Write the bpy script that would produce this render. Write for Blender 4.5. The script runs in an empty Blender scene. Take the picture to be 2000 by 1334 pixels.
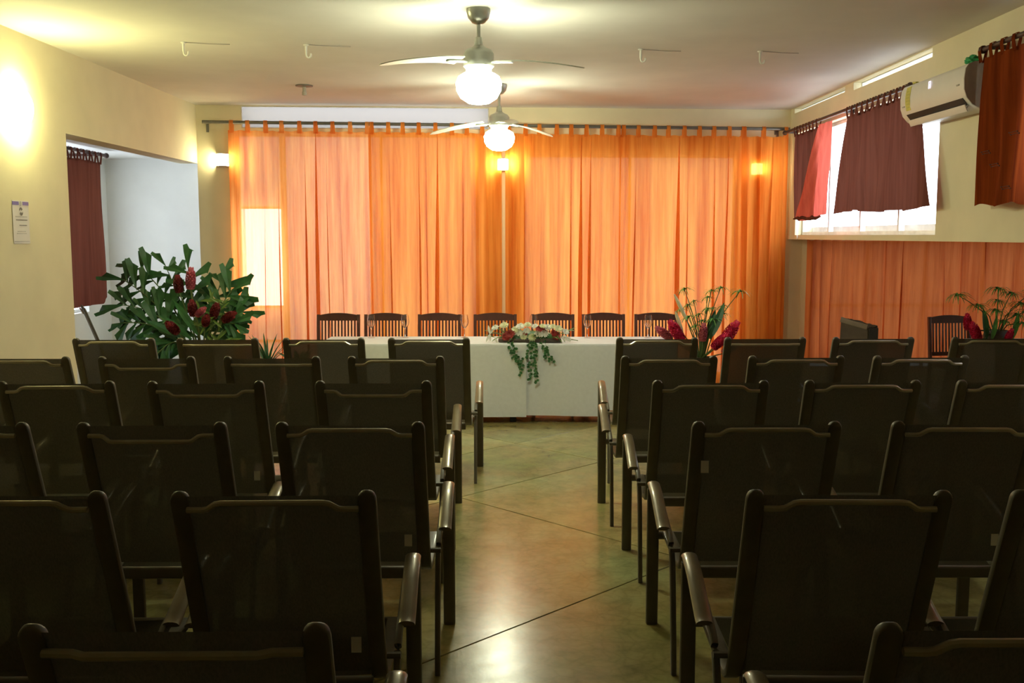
import bpy, bmesh, math, random
from mathutils import Vector, Matrix

random.seed(7)
PI = math.pi
V = Vector
SC = bpy.context.scene
COL = SC.collection

# ------------------------------------------------------------------ camera, world, exposure
cam_d = bpy.data.cameras.new('camera')
cam_d.sensor_width = 36.0
cam_d.lens = 36.0 * 1944 / 2000
cam_d.clip_start = 0.05
cam = bpy.data.objects.new('camera', cam_d)
COL.objects.link(cam)
PITCH, ROLL = 0.1062, -0.0013
F = V((0, math.cos(PITCH), -math.sin(PITCH)))
R0 = V((1, 0, 0))
U0 = R0.cross(F)
R1 = R0 * math.cos(ROLL) + U0 * math.sin(ROLL)
U1 = U0 * math.cos(ROLL) - R0 * math.sin(ROLL)
cam.matrix_world = Matrix(((R1.x, U1.x, -F.x, 0), (R1.y, U1.y, -F.y, 0), (R1.z, U1.z, -F.z, 1.77), (0, 0, 0, 1)))
SC.camera = cam

SKY = 10.0
FAN_L, FAN2_L, SCONCE_L, SCONCE_BACK_L = 115.0, 90.0, 150.0, 80.0
SC.view_settings.view_transform = 'Standard'
SC.view_settings.look = 'None'
SC.view_settings.gamma = 1.0
SC.view_settings.use_curve_mapping = False
SC.view_settings.exposure = 0.0
SC.cycles.use_denoising = True
SC.cycles.max_bounces = 8
SC.cycles.diffuse_bounces = 5
SC.cycles.glossy_bounces = 4
SC.cycles.transmission_bounces = 6
SC.cycles.transparent_max_bounces = 16
SC.cycles.sample_clamp_indirect = 6.0

world = bpy.data.worlds.new('world')
SC.world = world
world.use_nodes = True
bg = world.node_tree.nodes['Background']
bg.inputs['Color'].default_value = (0.82, 0.90, 1.0, 1)      # bright hazy daylight all round
bg.inputs['Strength'].default_value = SKY


def portal(center, normal, w, h):
    """sampling portal for the daylight coming in through a window (it emits nothing)"""
    l = bpy.data.lights.new('portal', 'AREA')
    l.shape = 'RECTANGLE'
    l.size, l.size_y = w, h
    l.cycles.is_portal = True
    o = bpy.data.objects.new('daylight_portal', l)
    COL.objects.link(o)
    z = -V(normal).normalized()
    y = V((0, 0, 1))
    x = y.cross(z).normalized()
    o.matrix_world = Matrix(((x.x, y.x, z.x, center[0]), (x.y, y.y, z.y, center[1]), (x.z, y.z, z.z, center[2]), (0, 0, 0, 1)))
    return o


# ------------------------------------------------------------------ materials
def new_mat(name):
    m = bpy.data.materials.new(name)
    m.use_nodes = True
    nt = m.node_tree
    return m, nt, nt.nodes['Principled BSDF'], nt.nodes['Material Output']


def noise(nt, scale, detail=3, coord='Object', vec_scale=None, rough=0.5):
    tc = nt.nodes.new('ShaderNodeTexCoord')
    n = nt.nodes.new('ShaderNodeTexNoise')
    n.inputs['Scale'].default_value = scale
    n.inputs['Detail'].default_value = detail
    n.inputs['Roughness'].default_value = rough
    if vec_scale:
        mp = nt.nodes.new('ShaderNodeMapping')
        mp.inputs['Scale'].default_value = vec_scale
        nt.links.new(tc.outputs[coord], mp.inputs['Vector'])
        nt.links.new(mp.outputs['Vector'], n.inputs['Vector'])
    else:
        nt.links.new(tc.outputs[coord], n.inputs['Vector'])
    return n


def ramp(nt, src, stops):
    r = nt.nodes.new('ShaderNodeValToRGB')
    e = r.color_ramp.elements
    while len(e) < len(stops):
        e.new(0.5)
    for k, (p, c) in enumerate(stops):
        e[k].position = p
        e[k].color = (*c, 1)
    nt.links.new(src, r.inputs['Fac'])
    return r


def bump(nt, src, dist, strength=0.5):
    b = nt.nodes.new('ShaderNodeBump')
    b.inputs['Distance'].default_value = dist
    b.inputs['Strength'].default_value = strength
    nt.links.new(src, b.inputs['Height'])
    return b


def mat(name, c, rough=0.6, metal=0.0, var=0.12, scale=8.0, bmp=0.0, coat=0.0, spec=0.5):
    m, nt, p, out = new_mat(name)
    n = noise(nt, scale)
    lo = tuple(max(0, x * (1 - var)) for x in c)
    hi = tuple(min(1, x * (1 + var)) for x in c)
    r = ramp(nt, n.outputs['Fac'], [(0.3, lo), (0.7, hi)])
    nt.links.new(r.outputs['Color'], p.inputs['Base Color'])
    p.inputs['Roughness'].default_value = rough
    p.inputs['Metallic'].default_value = metal
    p.inputs['Specular IOR Level'].default_value = spec
    p.inputs['Coat Weight'].default_value = coat
    if bmp:
        b = bump(nt, n.outputs['Fac'], bmp)
        nt.links.new(b.outputs['Normal'], p.inputs['Normal'])
    return m


def cloth_mat(name, c_lo, c_hi, trans=0.5, sheer=0.03, streak=(14, 14, 0.6), tint=None, rough=0.9):
    """woven cloth: reflects, lets light through, and is a little open between the threads"""
    m = bpy.data.materials.new(name)
    m.use_nodes = True
    nt = m.node_tree
    nt.nodes.clear()
    out = nt.nodes.new('ShaderNodeOutputMaterial')
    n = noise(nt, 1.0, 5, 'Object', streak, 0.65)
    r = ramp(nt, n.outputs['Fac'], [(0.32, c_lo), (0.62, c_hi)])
    d = nt.nodes.new('ShaderNodeBsdfDiffuse')
    t = nt.nodes.new('ShaderNodeBsdfTranslucent')
    s = nt.nodes.new('ShaderNodeBsdfTransparent')
    if tint:
        s.inputs['Color'].default_value = (*tint, 1)
    nt.links.new(r.outputs['Color'], d.inputs['Color'])
    nt.links.new(r.outputs['Color'], t.inputs['Color'])
    a = nt.nodes.new('ShaderNodeMixShader')
    a.inputs['Fac'].default_value = trans
    nt.links.new(d.outputs[0], a.inputs[1])
    nt.links.new(t.outputs[0], a.inputs[2])
    b = nt.nodes.new('ShaderNodeMixShader')
    b.inputs['Fac'].default_value = sheer
    nt.links.new(a.outputs[0], b.inputs[1])
    nt.links.new(s.outputs[0], b.inputs[2])
    nt.links.new(b.outputs[0], out.inputs['Surface'])
    return m


def pane_mat(name, kind, c=(1, 1, 1)):
    m = bpy.data.materials.new(name)
    m.use_nodes = True
    nt = m.node_tree
    nt.nodes.clear()
    out = nt.nodes.new('ShaderNodeOutputMaterial')
    g = nt.nodes.new('ShaderNodeBsdfGlossy')
    g.inputs['Roughness'].default_value = 0.05
    if kind == 'clear':
        s = nt.nodes.new('ShaderNodeBsdfTransparent')
    else:
        s = nt.nodes.new('ShaderNodeBsdfTranslucent')
    s.inputs['Color'].default_value = (*c, 1)
    mx = nt.nodes.new('ShaderNodeMixShader')
    mx.inputs['Fac'].default_value = 0.06
    nt.links.new(s.outputs[0], mx.inputs[1])
    nt.links.new(g.outputs[0], mx.inputs[2])
    nt.links.new(mx.outputs[0], out.inputs['Surface'])
    return m


def emit_mat(name, c, strength):
    m, nt, p, out = new_mat(name)
    p.inputs['Base Color'].default_value = (0.9, 0.9, 0.88, 1)
    p.inputs['Emission Color'].default_value = (*c, 1)
    p.inputs['Emission Strength'].default_value = strength
    p.inputs['Roughness'].default_value = 0.4
    return m


M = {}
M['wall'] = mat('cream_wall_paint', (0.72, 0.655, 0.45), 0.75, var=0.04, scale=3, bmp=0.002)
M['ceil'] = mat('ceiling_paint', (0.66, 0.63, 0.58), 0.8, var=0.05, scale=2, bmp=0.002)
M['white_wall'] = mat('alcove_wall_paint', (0.76, 0.76, 0.72), 0.75, var=0.03, scale=3)
M['roof'] = mat('roof_slab', (0.7, 0.7, 0.68), 0.9)
M['frame'] = mat('window_frame_white', (0.7, 0.7, 0.68), 0.5)
M['frost'] = pane_mat('frosted_pane', 'frost', (0.24, 0.235, 0.22))
M['frost_dim'] = pane_mat('frosted_dim_pane', 'frost', (0.105, 0.098, 0.082))
M['frost_mid'] = pane_mat('frosted_bright_pane', 'frost', (0.50, 0.51, 0.52))
M['frost_strip'] = pane_mat('frosted_high_pane', 'frost', (0.17, 0.155, 0.145))
M['clear'] = pane_mat('clear_pane', 'clear', (0.96, 0.97, 0.98))
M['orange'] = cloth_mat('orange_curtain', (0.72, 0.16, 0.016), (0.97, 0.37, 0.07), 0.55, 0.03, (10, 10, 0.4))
M['orange_sheer'] = cloth_mat('orange_sheer_curtain', (0.78, 0.18, 0.03), (0.97, 0.40, 0.11), 0.55, 0.07)
M['orange_dense'] = cloth_mat('orange_screen_cloth', (0.66, 0.14, 0.03), (0.85, 0.25, 0.075), 0.5, 0.01)
M['maroon'] = cloth_mat('maroon_curtain', (0.10, 0.032, 0.022), (0.15, 0.052, 0.036), 0.12, 0.0)
M['red'] = cloth_mat('rust_red_curtain', (0.14, 0.024, 0.008), (0.27, 0.055, 0.012), 0.5, 0.0)
M['coral'] = cloth_mat('sunlit_maroon_cloth', (0.62, 0.11, 0.085), (0.75, 0.17, 0.13), 0.2, 0.0)  # maroon curtain where daylight strikes it; the light is put into the colour
M['white_cloth'] = mat('white_tablecloth', (0.70, 0.72, 0.75), 0.85, var=0.03, scale=30, bmp=0.001)
M['chair'] = mat('bronze_brown_frame', (0.115, 0.098, 0.068), 0.5, 0.0, 0.1, 20, coat=0.05)
M['arm'] = mat('bronze_armrest', (0.19, 0.150, 0.088), 0.34, 0.35, 0.12, 14, coat=0.25)
M['bar'] = mat('highlight_bronze_bar', (0.40, 0.35, 0.25), 0.35, 0.4, 0.1, 14, coat=0.3)  # back bar lightened so that its colour carries the highlight
M['sling'] = cloth_mat('brown_sling_mesh', (0.080, 0.070, 0.046), (0.108, 0.094, 0.064), 0.11, 0.03, (220, 220, 60))
M['wood'] = mat('dark_wood', (0.075, 0.022, 0.014), 0.45, 0, 0.25, 12, coat=0.2)
M['steel'] = mat('rod_grey_metal', (0.16, 0.15, 0.13), 0.4, 0.6)
M['rod_brown'] = mat('rod_brown_wood', (0.06, 0.03, 0.02), 0.5)
M['fan'] = mat('fan_white_metal', (0.62, 0.64, 0.58), 0.35, 0.0, coat=0.3)
M['fan_metal'] = mat('fan_brushed_metal', (0.45, 0.46, 0.42), 0.3, 0.7)
M['plastic'] = mat('white_plastic', (0.72, 0.69, 0.64), 0.4, var=0.02)
M['plastic_grey'] = mat('grey_plastic', (0.42, 0.38, 0.35), 0.5)
M['black'] = mat('black_vent', (0.012, 0.014, 0.012), 0.6)
M['label'] = mat('yellow_label', (0.62, 0.56, 0.12), 0.6)
M['paper'] = mat('paper', (0.72, 0.69, 0.68), 0.8, var=0.02)
M['violet'] = mat('violet_print', (0.22, 0.17, 0.44), 0.8)
M['ink'] = mat('grey_ink', (0.16, 0.15, 0.15), 0.8)
M['ink_pale'] = mat('pale_ink', (0.45, 0.43, 0.43), 0.8)
M['green_bag'] = mat('green_scrap', (0.03, 0.30, 0.10), 0.5)
M['leaf'] = mat('leaf_green', (0.035, 0.135, 0.04), 0.4, 0, 0.35, 6)
M['leaf_l'] = mat('leaf_light_green', (0.11, 0.30, 0.06), 0.45, 0, 0.3, 8)
M['leaf_y'] = mat('leaf_fern_green', (0.13, 0.22, 0.04), 0.5, 0, 0.3, 8)
M['stem'] = mat('stem_green', (0.09, 0.14, 0.04), 0.5, 0, 0.3)
M['ginger'] = mat('ginger_crimson', (0.68, 0.025, 0.10), 0.45, 0, 0.25, 20)
M['ginger_pink'] = mat('ginger_pink', (0.62, 0.16, 0.22), 0.5, 0, 0.2, 20)
M['ginger_dark'] = mat('ginger_dark_red', (0.22, 0.022, 0.028), 0.5, 0, 0.3, 20)
M['cream'] = mat('cream_petal', (0.72, 0.72, 0.46), 0.6, 0, 0.1)
M['petal'] = mat('white_petal', (0.80, 0.80, 0.72), 0.6, 0, 0.06)
M['centre'] = mat('flower_centre', (0.5, 0.48, 0.12), 0.7)
M['red_flower'] = mat('red_petal', (0.28, 0.02, 0.015), 0.6, 0, 0.3)
M['calla'] = mat('pale_spike', (0.66, 0.58, 0.34), 0.6, 0, 0.2)
M['terra'] = mat('dark_pot', (0.06, 0.04, 0.03), 0.5)
M['carton'] = mat('grey_brown_board', (0.17, 0.13, 0.10), 0.8, 0, 0.15, 10)
M['carton_in'] = mat('dark_board_side', (0.05, 0.042, 0.035), 0.8)
M['pin'] = mat('dark_pin', (0.06, 0.016, 0.012), 0.6)
M['fan_glow'] = emit_mat('fan_lamp_glass', (0.95, 1.0, 0.70), FAN_L)
M['fan2_glow'] = emit_mat('far_fan_lamp_glass', (0.95, 1.0, 0.72), FAN2_L)
M['sconce_glow'] = emit_mat('sconce_glass', (0.96, 0.92, 0.40), SCONCE_L)
M['sconce_back_glow'] = emit_mat('back_sconce_glass', (1.0, 0.90, 0.50), SCONCE_BACK_L)
M['sconce_dim_glow'] = emit_mat('hidden_sconce_glass', (1.0, 0.90, 0.50), 14.0)
M['led'] = emit_mat('display_led', (0.8, 0.72, 1.0), 1.3)


def glass_mat():
    m, nt, p, out = new_mat('clear_wine_glass')
    p.inputs['Base Color'].default_value = (1, 1, 1, 1)
    p.inputs['Roughness'].default_value = 0.02
    p.inputs['Transmission Weight'].default_value = 1.0
    p.inputs['IOR'].default_value = 1.42
    return m


M['glass'] = glass_mat()


def floor_mat():
    m, nt, p, out = new_mat('stained_polished_concrete')
    a = noise(nt, 0.55, 4, rough=0.6)
    b = noise(nt, 5.5, 6, rough=0.7)
    oi = nt.nodes.new('ShaderNodeObjectInfo')
    ra = ramp(nt, a.outputs['Fac'], [(0.36, (0.25, 0.265, 0.085)), (0.5, (0.34, 0.275, 0.11)), (0.62, (0.36, 0.37, 0.165))])
    rb = ramp(nt, b.outputs['Fac'], [(0.28, (0.62, 0.62, 0.60)), (0.5, (0.92, 0.92, 0.9)), (0.78, (1.2, 1.2, 1.2))])
    mx = nt.nodes.new('ShaderNodeMix')
    mx.data_type = 'RGBA'
    mx.blend_type = 'MULTIPLY'
    mx.inputs['Factor'].default_value = 1.0
    nt.links.new(ra.outputs['Color'], mx.inputs[6])
    nt.links.new(rb.outputs['Color'], mx.inputs[7])
    hs = nt.nodes.new('ShaderNodeHueSaturation')
    mr = nt.nodes.new('ShaderNodeMapRange')
    mr.inputs['To Min'].default_value = 0.85
    mr.inputs['To Max'].default_value = 1.2
    nt.links.new(oi.outputs['Random'], mr.inputs['Value'])
    nt.links.new(mr.outputs[0], hs.inputs['Value'])
    vo = nt.nodes.new('ShaderNodeTexVoronoi')
    vo.feature = 'DISTANCE_TO_EDGE'
    vo.inputs['Scale'].default_value = 13.0
    tcv = nt.nodes.new('ShaderNodeTexCoord')
    nz = noise(nt, 4.0, 2)
    vm = nt.nodes.new('ShaderNodeVectorMath')
    vm.operation = 'MULTIPLY_ADD'
    vm.inputs[1].default_value = (.22, .22, .0)
    nt.links.new(nz.outputs['Color'], vm.inputs[0])
    nt.links.new(tcv.outputs['Object'], vm.inputs[2])
    nt.links.new(vm.outputs[0], vo.inputs['Vector'])
    rv = ramp(nt, vo.outputs['Distance'], [(0.0, (.88, .88, .86)), (0.14, (1, 1, 1))])
    m2 = nt.nodes.new('ShaderNodeMix')
    m2.data_type = 'RGBA'
    m2.blend_type = 'MULTIPLY'
    m2.inputs['Factor'].default_value = 1.0
    nt.links.new(mx.outputs[2], m2.inputs[6])
    nt.links.new(rv.outputs['Color'], m2.inputs[7])
    nt.links.new(m2.outputs[2], hs.inputs['Color'])
    nt.links.new(hs.outputs['Color'], p.inputs['Base Color'])
    rr = nt.nodes.new('ShaderNodeMapRange')
    rr.inputs['To Min'].default_value = 0.13
    rr.inputs['To Max'].default_value = 0.30
    nt.links.new(b.outputs['Fac'], rr.inputs['Value'])
    nt.links.new(rr.outputs[0], p.inputs['Roughness'])
    bp = bump(nt, b.outputs['Fac'], 0.003, 0.35)
    nt.links.new(bp.outputs['Normal'], p.inputs['Normal'])
    return m


M['floor'] = floor_mat()
M['joint'] = mat('dark_joint', (0.05, 0.045, 0.02), 0.9)


# ------------------------------------------------------------------ mesh helpers
def finish(name, bm, m, parent=None, smooth=True, loc=None):
    me = bpy.data.meshes.new(name)
    bmesh.ops.recalc_face_normals(bm, faces=bm.faces)
    bm.to_mesh(me)
    bm.free()
    if smooth:
        for p in me.polygons:
            p.use_smooth = True
        try:
            me.set_sharp_from_angle(angle=math.radians(40))
        except Exception:
            pass
    me.materials.append(M[m] if isinstance(m, str) else m)
    o = bpy.data.objects.new(name, me)
    COL.objects.link(o)
    if parent:
        o.parent = parent
    if loc:
        o.location = loc
    return o


def link_mesh(name, me, parent=None, mw=None):
    o = bpy.data.objects.new(name, me)
    COL.objects.link(o)
    if parent:
        o.parent = parent
    if mw is not None:
        o.matrix_local = mw
    return o


def tag(o, label, cat, group=None):
    o['label'] = label
    o['category'] = cat
    if group:
        o['group'] = group
    return o


def thing(name, label, cat, loc=(0, 0, 0), rz=0, group=None):
    o = bpy.data.objects.new(name, None)
    o.empty_display_size = 0.1
    COL.objects.link(o)
    o.location = loc
    o.rotation_euler = (0, 0, rz)
    return tag(o, label, cat, group)


def struct(o):
    o['kind'] = 'structure'
    return o


def copy_tree(root, loc, rz, label, group=None):
    r = root.copy()
    COL.objects.link(r)
    r.location = loc
    r.rotation_euler = (0, 0, rz)
    r['label'] = label
    if group:
        r['group'] = group
    for ch in list(root.children):
        c = ch.copy()
        COL.objects.link(c)
        c.parent = r
        for g in list(ch.children):
            d = g.copy()
            COL.objects.link(d)
            d.parent = c
    return r


def box(bm, x0, x1, y0, y1, z0, z1, mw=None):
    vs = [bm.verts.new(V(p) if mw is None else mw @ V(p)) for p in
          ((x0, y0, z0), (x1, y0, z0), (x1, y1, z0), (x0, y1, z0), (x0, y0, z1), (x1, y0, z1), (x1, y1, z1), (x0, y1, z1))]
    for f in ((0, 3, 2, 1), (4, 5, 6, 7), (0, 1, 5, 4), (1, 2, 6, 5), (2, 3, 7, 6), (3, 0, 4, 7)):
        bm.faces.new([vs[i] for i in f])
    return vs


def bevel(bm, w, seg=2):
    bmesh.ops.bevel(bm, geom=list(bm.edges), offset=w, segments=seg, profile=0.5, affect='EDGES', clamp_overlap=True)


def rrect(w, h, r=None, n=3):
    r = min(w, h) * 0.3 if r is None else r
    pts = []
    for cx, cy, a0 in ((w / 2 - r, h / 2 - r, 0), (-w / 2 + r, h / 2 - r, PI / 2), (-w / 2 + r, -h / 2 + r, PI), (w / 2 - r, -h / 2 + r, 1.5 * PI)):
        for k in range(n):
            a = a0 + PI / 2 * k / (n - 1)
            pts.append((cx + r * math.cos(a), cy + r * math.sin(a)))
    return pts


def circ(r, n=10):
    return [(r * math.cos(2 * PI * k / n), r * math.sin(2 * PI * k / n)) for k in range(n)]


def sweep(bm, pts, prof, up=(0, 0, 1), scales=None, caps=True):
    pts = [V(p) for p in pts]
    up = V(up)
    rings = []
    for i, p in enumerate(pts):
        a = pts[max(i - 1, 0)]
        b = pts[min(i + 1, len(pts) - 1)]
        t = (b - a).normalized()
        s = t.cross(up)
        if s.length < 1e-5:
            s = t.cross(V((0, 1, 0.01)))
        s.normalize()
        u = s.cross(t)
        k = scales[i] if scales else 1.0
        kx, ky = (k if isinstance(k, tuple) else (k, k))
        rings.append([bm.verts.new(p + s * (x * kx) + u * (y * ky)) for x, y in prof])
    n = len(prof)
    for i in range(len(rings) - 1):
        for j in range(n):
            bm.faces.new((rings[i][j], rings[i][(j + 1) % n], rings[i + 1][(j + 1) % n], rings[i + 1][j]))
    if caps:
        bm.faces.new(list(reversed(rings[0])))
        bm.faces.new(rings[-1])
    return rings


def smooth_path(pts, n=6):
    pts = [V(p) for p in pts]
    out = []
    for i in range(len(pts) - 1):
        p0 = pts[max(i - 1, 0)]
        p1, p2 = pts[i], pts[i + 1]
        p3 = pts[min(i + 2, len(pts) - 1)]
        for k in range(n):
            t = k / n
            out.append(0.5 * ((2 * p1) + (p2 - p0) * t + (2 * p0 - 5 * p1 + 4 * p2 - p3) * t * t + (3 * p1 - p0 - 3 * p2 + p3) * t ** 3))
    out.append(pts[-1])
    return out


def lathe(bm, prof, n=24, center=(0, 0, 0), close=True):
    c = V(center)
    rings = []
    for r, z in prof:
        rings.append([bm.verts.new(c + V((r * math.cos(2 * PI * k / n), r * math.sin(2 * PI * k / n), z))) for k in range(n)])
    for i in range(len(rings) - 1):
        for j in range(n):
            bm.faces.new((rings[i][j], rings[i][(j + 1) % n], rings[i + 1][(j + 1) % n], rings[i + 1][j]))
    if close:
        if prof[0][0] > 1e-4:
            bm.faces.new(list(reversed(rings[0])))
        if prof[-1][0] > 1e-4:
            bm.faces.new(rings[-1])
    bmesh.ops.remove_doubles(bm, verts=list(bm.verts), dist=1e-5)


def basis(origin, direction, normal):
    """matrix whose +Y runs along direction and whose +Z is as near normal as can be"""
    y = V(direction).normalized()
    z = V(normal)
    z = (z - y * z.dot(y))
    if z.length < 1e-4:
        z = y.orthogonal()
    z.normalize()
    x = y.cross(z)
    return Matrix(((x.x, y.x, z.x, origin[0]), (x.y, y.y, z.y, origin[1]), (x.z, y.z, z.z, origin[2]), (0, 0, 0, 1)))


# ------------------------------------------------------------------ the setting
XL, XR, ZC = -3.553, 3.28, 3.232
BA, BB = V((-3.553, 11.40, 0)), V((3.28, 11.90, 0))       # the back wall runs a little askew
BT = (BB - BA).normalized()
BN = V((BT.y, -BT.x, 0))                                   # into the room


def back(s, z=0.0, off=0.0):
    return BA + BT * s + BN * off + V((0, 0, z))


def wall(name, p0, p1, z0, z1, th, openings, m='wall', out=None):
    """a wall along p0-p1 whose face is that line, thickness th on the outer side, with openings (s0,s1,z0,z1)"""
    p0, p1 = V((*p0, 0)), V((*p1, 0))
    t = (p1 - p0).normalized()
    n = V(out).normalized()
    L = (p1 - p0).length
    ss = sorted({0, L, *[o[0] for o in openings], *[o[1] for o in openings]})
    zs = sorted({z0, z1, *[o[2] for o in openings], *[o[3] for o in openings]})
    mw = Matrix(((t.x, n.x, 0, p0.x), (t.y, n.y, 0, p0.y), (0, 0, 1, 0), (0, 0, 0, 1)))
    bm = bmesh.new()
    for i in range(len(ss) - 1):
        # merge vertical runs so that plain columns stay one box
        run = None
        for j in range(len(zs) - 1):
            cs, cz = (ss[i] + ss[i + 1]) / 2, (zs[j] + zs[j + 1]) / 2
            hole = any(o[0] < cs < o[1] and o[2] < cz < o[3] for o in openings)
            if not hole:
                run = [zs[j], zs[j + 1]] if run is None else [run[0], zs[j + 1]]
            if (hole or j == len(zs) - 2) and run:
                box(bm, ss[i], ss[i + 1], 0, th, run[0], run[1], mw)
                run = None
    return struct(finish(name, bm, m, smooth=False))


def window(name, p0, t, n, w, z0, z1, cols, rows, m_of, depth=0.10, bar=0.035):
    """frame with bars, one pane per cell; m_of(i,j) names the glass; n points outdoors"""
    t, n = V(t).normalized(), V(n).normalized()
    mw = Matrix(((t.x, n.x, 0, p0[0]), (t.y, n.y, 0, p0[1]), (0, 0, 1, 0), (0, 0, 0, 1)))
    cx = [w * k / cols for k in range(cols + 1)] if isinstance(cols, int) else cols
    cz = [z0 + (z1 - z0) * k / rows for k in range(rows + 1)] if isinstance(rows, int) else rows
    bm = bmesh.new()
    for k, x in enumerate(cx):
        a, b = x - bar / 2, x + bar / 2
        if k == 0:
            a, b = x + .002, x + bar
        if k == len(cx) - 1:
            a, b = x - bar, x - .002
        box(bm, a, b, depth - .02, depth + .03, z0 + .002, z1 - .002, mw)
    for k, z in enumerate(cz):
        a, b = z - bar / 2, z + bar / 2
        if k == 0:
            a, b = z + .002, z + bar
        if k == len(cz) - 1:
            a, b = z - bar, z - .002
        box(bm, .004, w - .004, depth - .018, depth + .028, a, b, mw)
    f = struct(finish(name, bm, 'frame', smooth=False))
    for i in range(len(cx) - 1):
        for j in range(len(cz) - 1):
            b2 = bmesh.new()
            q = [(cx[i] + .004, depth, cz[j] + .004), (cx[i + 1] - .004, depth, cz[j] + .004),
                 (cx[i + 1] - .004, depth, cz[j + 1] - .004), (cx[i] + .004, depth, cz[j + 1] - .004)]
            b2.faces.new([b2.verts.new(mw @ V(p)) for p in q])
            finish('pane', b2, m_of(i, j), f, smooth=False)
    c = mw @ V((w / 2, depth + .08, (z0 + z1) / 2))
    portal(c, -n, w, z1 - z0)
    return f


# floor: a bed, and sawn diamond slabs with dark joints between them
bm = bmesh.new()
box(bm, -5.1, 6.8, -8.1, 12.6, -0.15, -0.012)
floor = struct(finish('floor', bm, 'joint', smooth=False))


def clip(poly, fn):
    out = []
    for i in range(len(poly)):
        a, b = poly[i], poly[(i + 1) % len(poly)]
        fa, fb = fn(a), fn(b)
        if fa >= 0:
            out.append(a)
        if fa * fb < 0:
            k = fa / (fa - fb)
            out.append((a[0] + (b[0] - a[0]) * k, a[1] + (b[1] - a[1]) * k))
    return out


S_LINES = [-17.4, -15.24, -13.1, -10.94, -8.79, -6.64, -4.49, -2.34, -0.19, 1.35, 6.26, 8.41, 10.56, 12.71, 14.86, 17.0, 19.2]
D_LINES = [17.4, 15.2, 13.1, 11.0, 8.6, 6.4, 4.2, 2.05, -0.1, -2.2, -4.35, -6.98, -8.35, -10.5, -12.6, -14.8, -17.0, -19.2]
g = 0.006
for i in range(len(S_LINES) - 1):
    for j in range(len(D_LINES) - 1):
        s0, s1, d1, d0 = S_LINES[i] + g, S_LINES[i + 1] - g, D_LINES[j] - g, D_LINES[j + 1] + g
        poly = [((s + d) / 2, (s - d) / 2) for s, d in ((s0, d0), (s0, d1), (s1, d1), (s1, d0))]
        for fn in (lambda p: p[0] + 5.05, lambda p: 6.7 - p[0], lambda p: p[1] + 8.0, lambda p: 12.5 - p[1]):
            poly = clip(poly, fn) if len(poly) > 2 else poly
        if len(poly) < 3:
            continue
        bm = bmesh.new()
        c = V((sum(p[0] for p in poly) / len(poly), sum(p[1] for p in poly) / len(poly), 0))
        top = [bm.verts.new(V((p[0], p[1], 0)) + (c - V((p[0], p[1], 0))).normalized() * .003) for p in poly]
        mid = [bm.verts.new((p[0], p[1], -.003)) for p in poly]
        bot = [bm.verts.new((p[0], p[1], -.012)) for p in poly]
        n_ = len(poly)
        bm.faces.new(top)
        for k in range(n_):
            bm.faces.new((mid[k], mid[(k + 1) % n_], top[(k + 1) % n_], top[k]))
            bm.faces.new((bot[k], bot[(k + 1) % n_], mid[(k + 1) % n_], mid[k]))
        finish('floor_slab', bm, 'floor', floor, smooth=False)

bm = bmesh.new()
box(bm, -3.75, 3.48, -8.1, 12.2, ZC, ZC + .15)
struct(finish('ceiling', bm, 'ceil', smooth=False))
wall('wall_left', (XL, -8.0), (XL, 8.06), 0, ZC, 0.2, [], 'wall', (-1, 0, 0))
wall('trim_1', (XL, 8.06), (XL, 11.42), 2.583, ZC, 0.2, [], 'wall', (-1, 0, 0))          # beam over the alcove
wall('wall_front', (-3.75, -8.0), (6.7, -8.0), 0, ZC, 0.15, [], 'wall', (0, -1, 0))
# alcove on the left
wall('wall_alcove_left', (-5.0, 6.0), (-5.0, 12.4), 0, 2.85, 0.2, [(2.3, 5.75, 0.88, 2.5)], 'white_wall', (-1, 0, 0))
wall('wall_alcove_back', (-5.2, 12.4), (-3.35, 12.4), 0, 2.85, 0.2, [], 'white_wall', (0, 1, 0))
wall('wall_alcove_front', (-5.2, 6.0), (-3.753, 6.0), 0, 2.85, 0.15, [], 'white_wall', (0, -1, 0))
wall('wall_alcove_end', (-3.553, 11.60), (-3.553, 12.4), 0, 2.85, 0.2, [], 'white_wall', (1, 0, 0))
bm = bmesh.new()
box(bm, -5.2, -3.754, 5.9, 12.6, 2.71, 2.85)
struct(finish('ceiling_alcove', bm, 'white_wall', smooth=False))
window('window_1', (-5.0, 8.3), (0, 1, 0), (-1, 0, 0), 3.45, 0.88, 2.5, 4, 1, lambda i, j: 'frost_mid')
# back wall
LB = (BB - BA).length
wall('wall_back', (BA.x, BA.y), (back(LB + 0.18).x, back(LB + 0.18).y), 0, ZC,
     0.2, [(0.43, 0.93, 0.1, 2.92), (0.95, 3.17, 0.1, 2.92), (0.50, 3.3, 2.98, 3.226), (3.70, 6.22, 0.1, 2.70)], 'wall', -BN)
window('window_2', (back(.43).x, back(.43).y), BT, -BN, .50, 0.1, 2.92, [0, .50], [0.1, 0.55, 0.95, 2.09, 2.92], lambda i, j: 'clear' if j == 2 else 'frost', bar=.024)
window('window_3', (back(.95).x, back(.95).y), BT, -BN, 2.22, 0.1, 2.92, 2, 1, lambda i, j: 'frost', bar=.024)
window('window_9', (back(.50).x, back(.50).y), BT, -BN, 2.80, 2.98, 3.226, 1, 1, lambda i, j: 'frost_strip', depth=.02, bar=.01)
window('window_10', (back(3.7).x, back(3.7).y), BT, -BN, 2.52, 0.1, 2.70, 2, 1, lambda i, j: 'frost', bar=.024)
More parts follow.
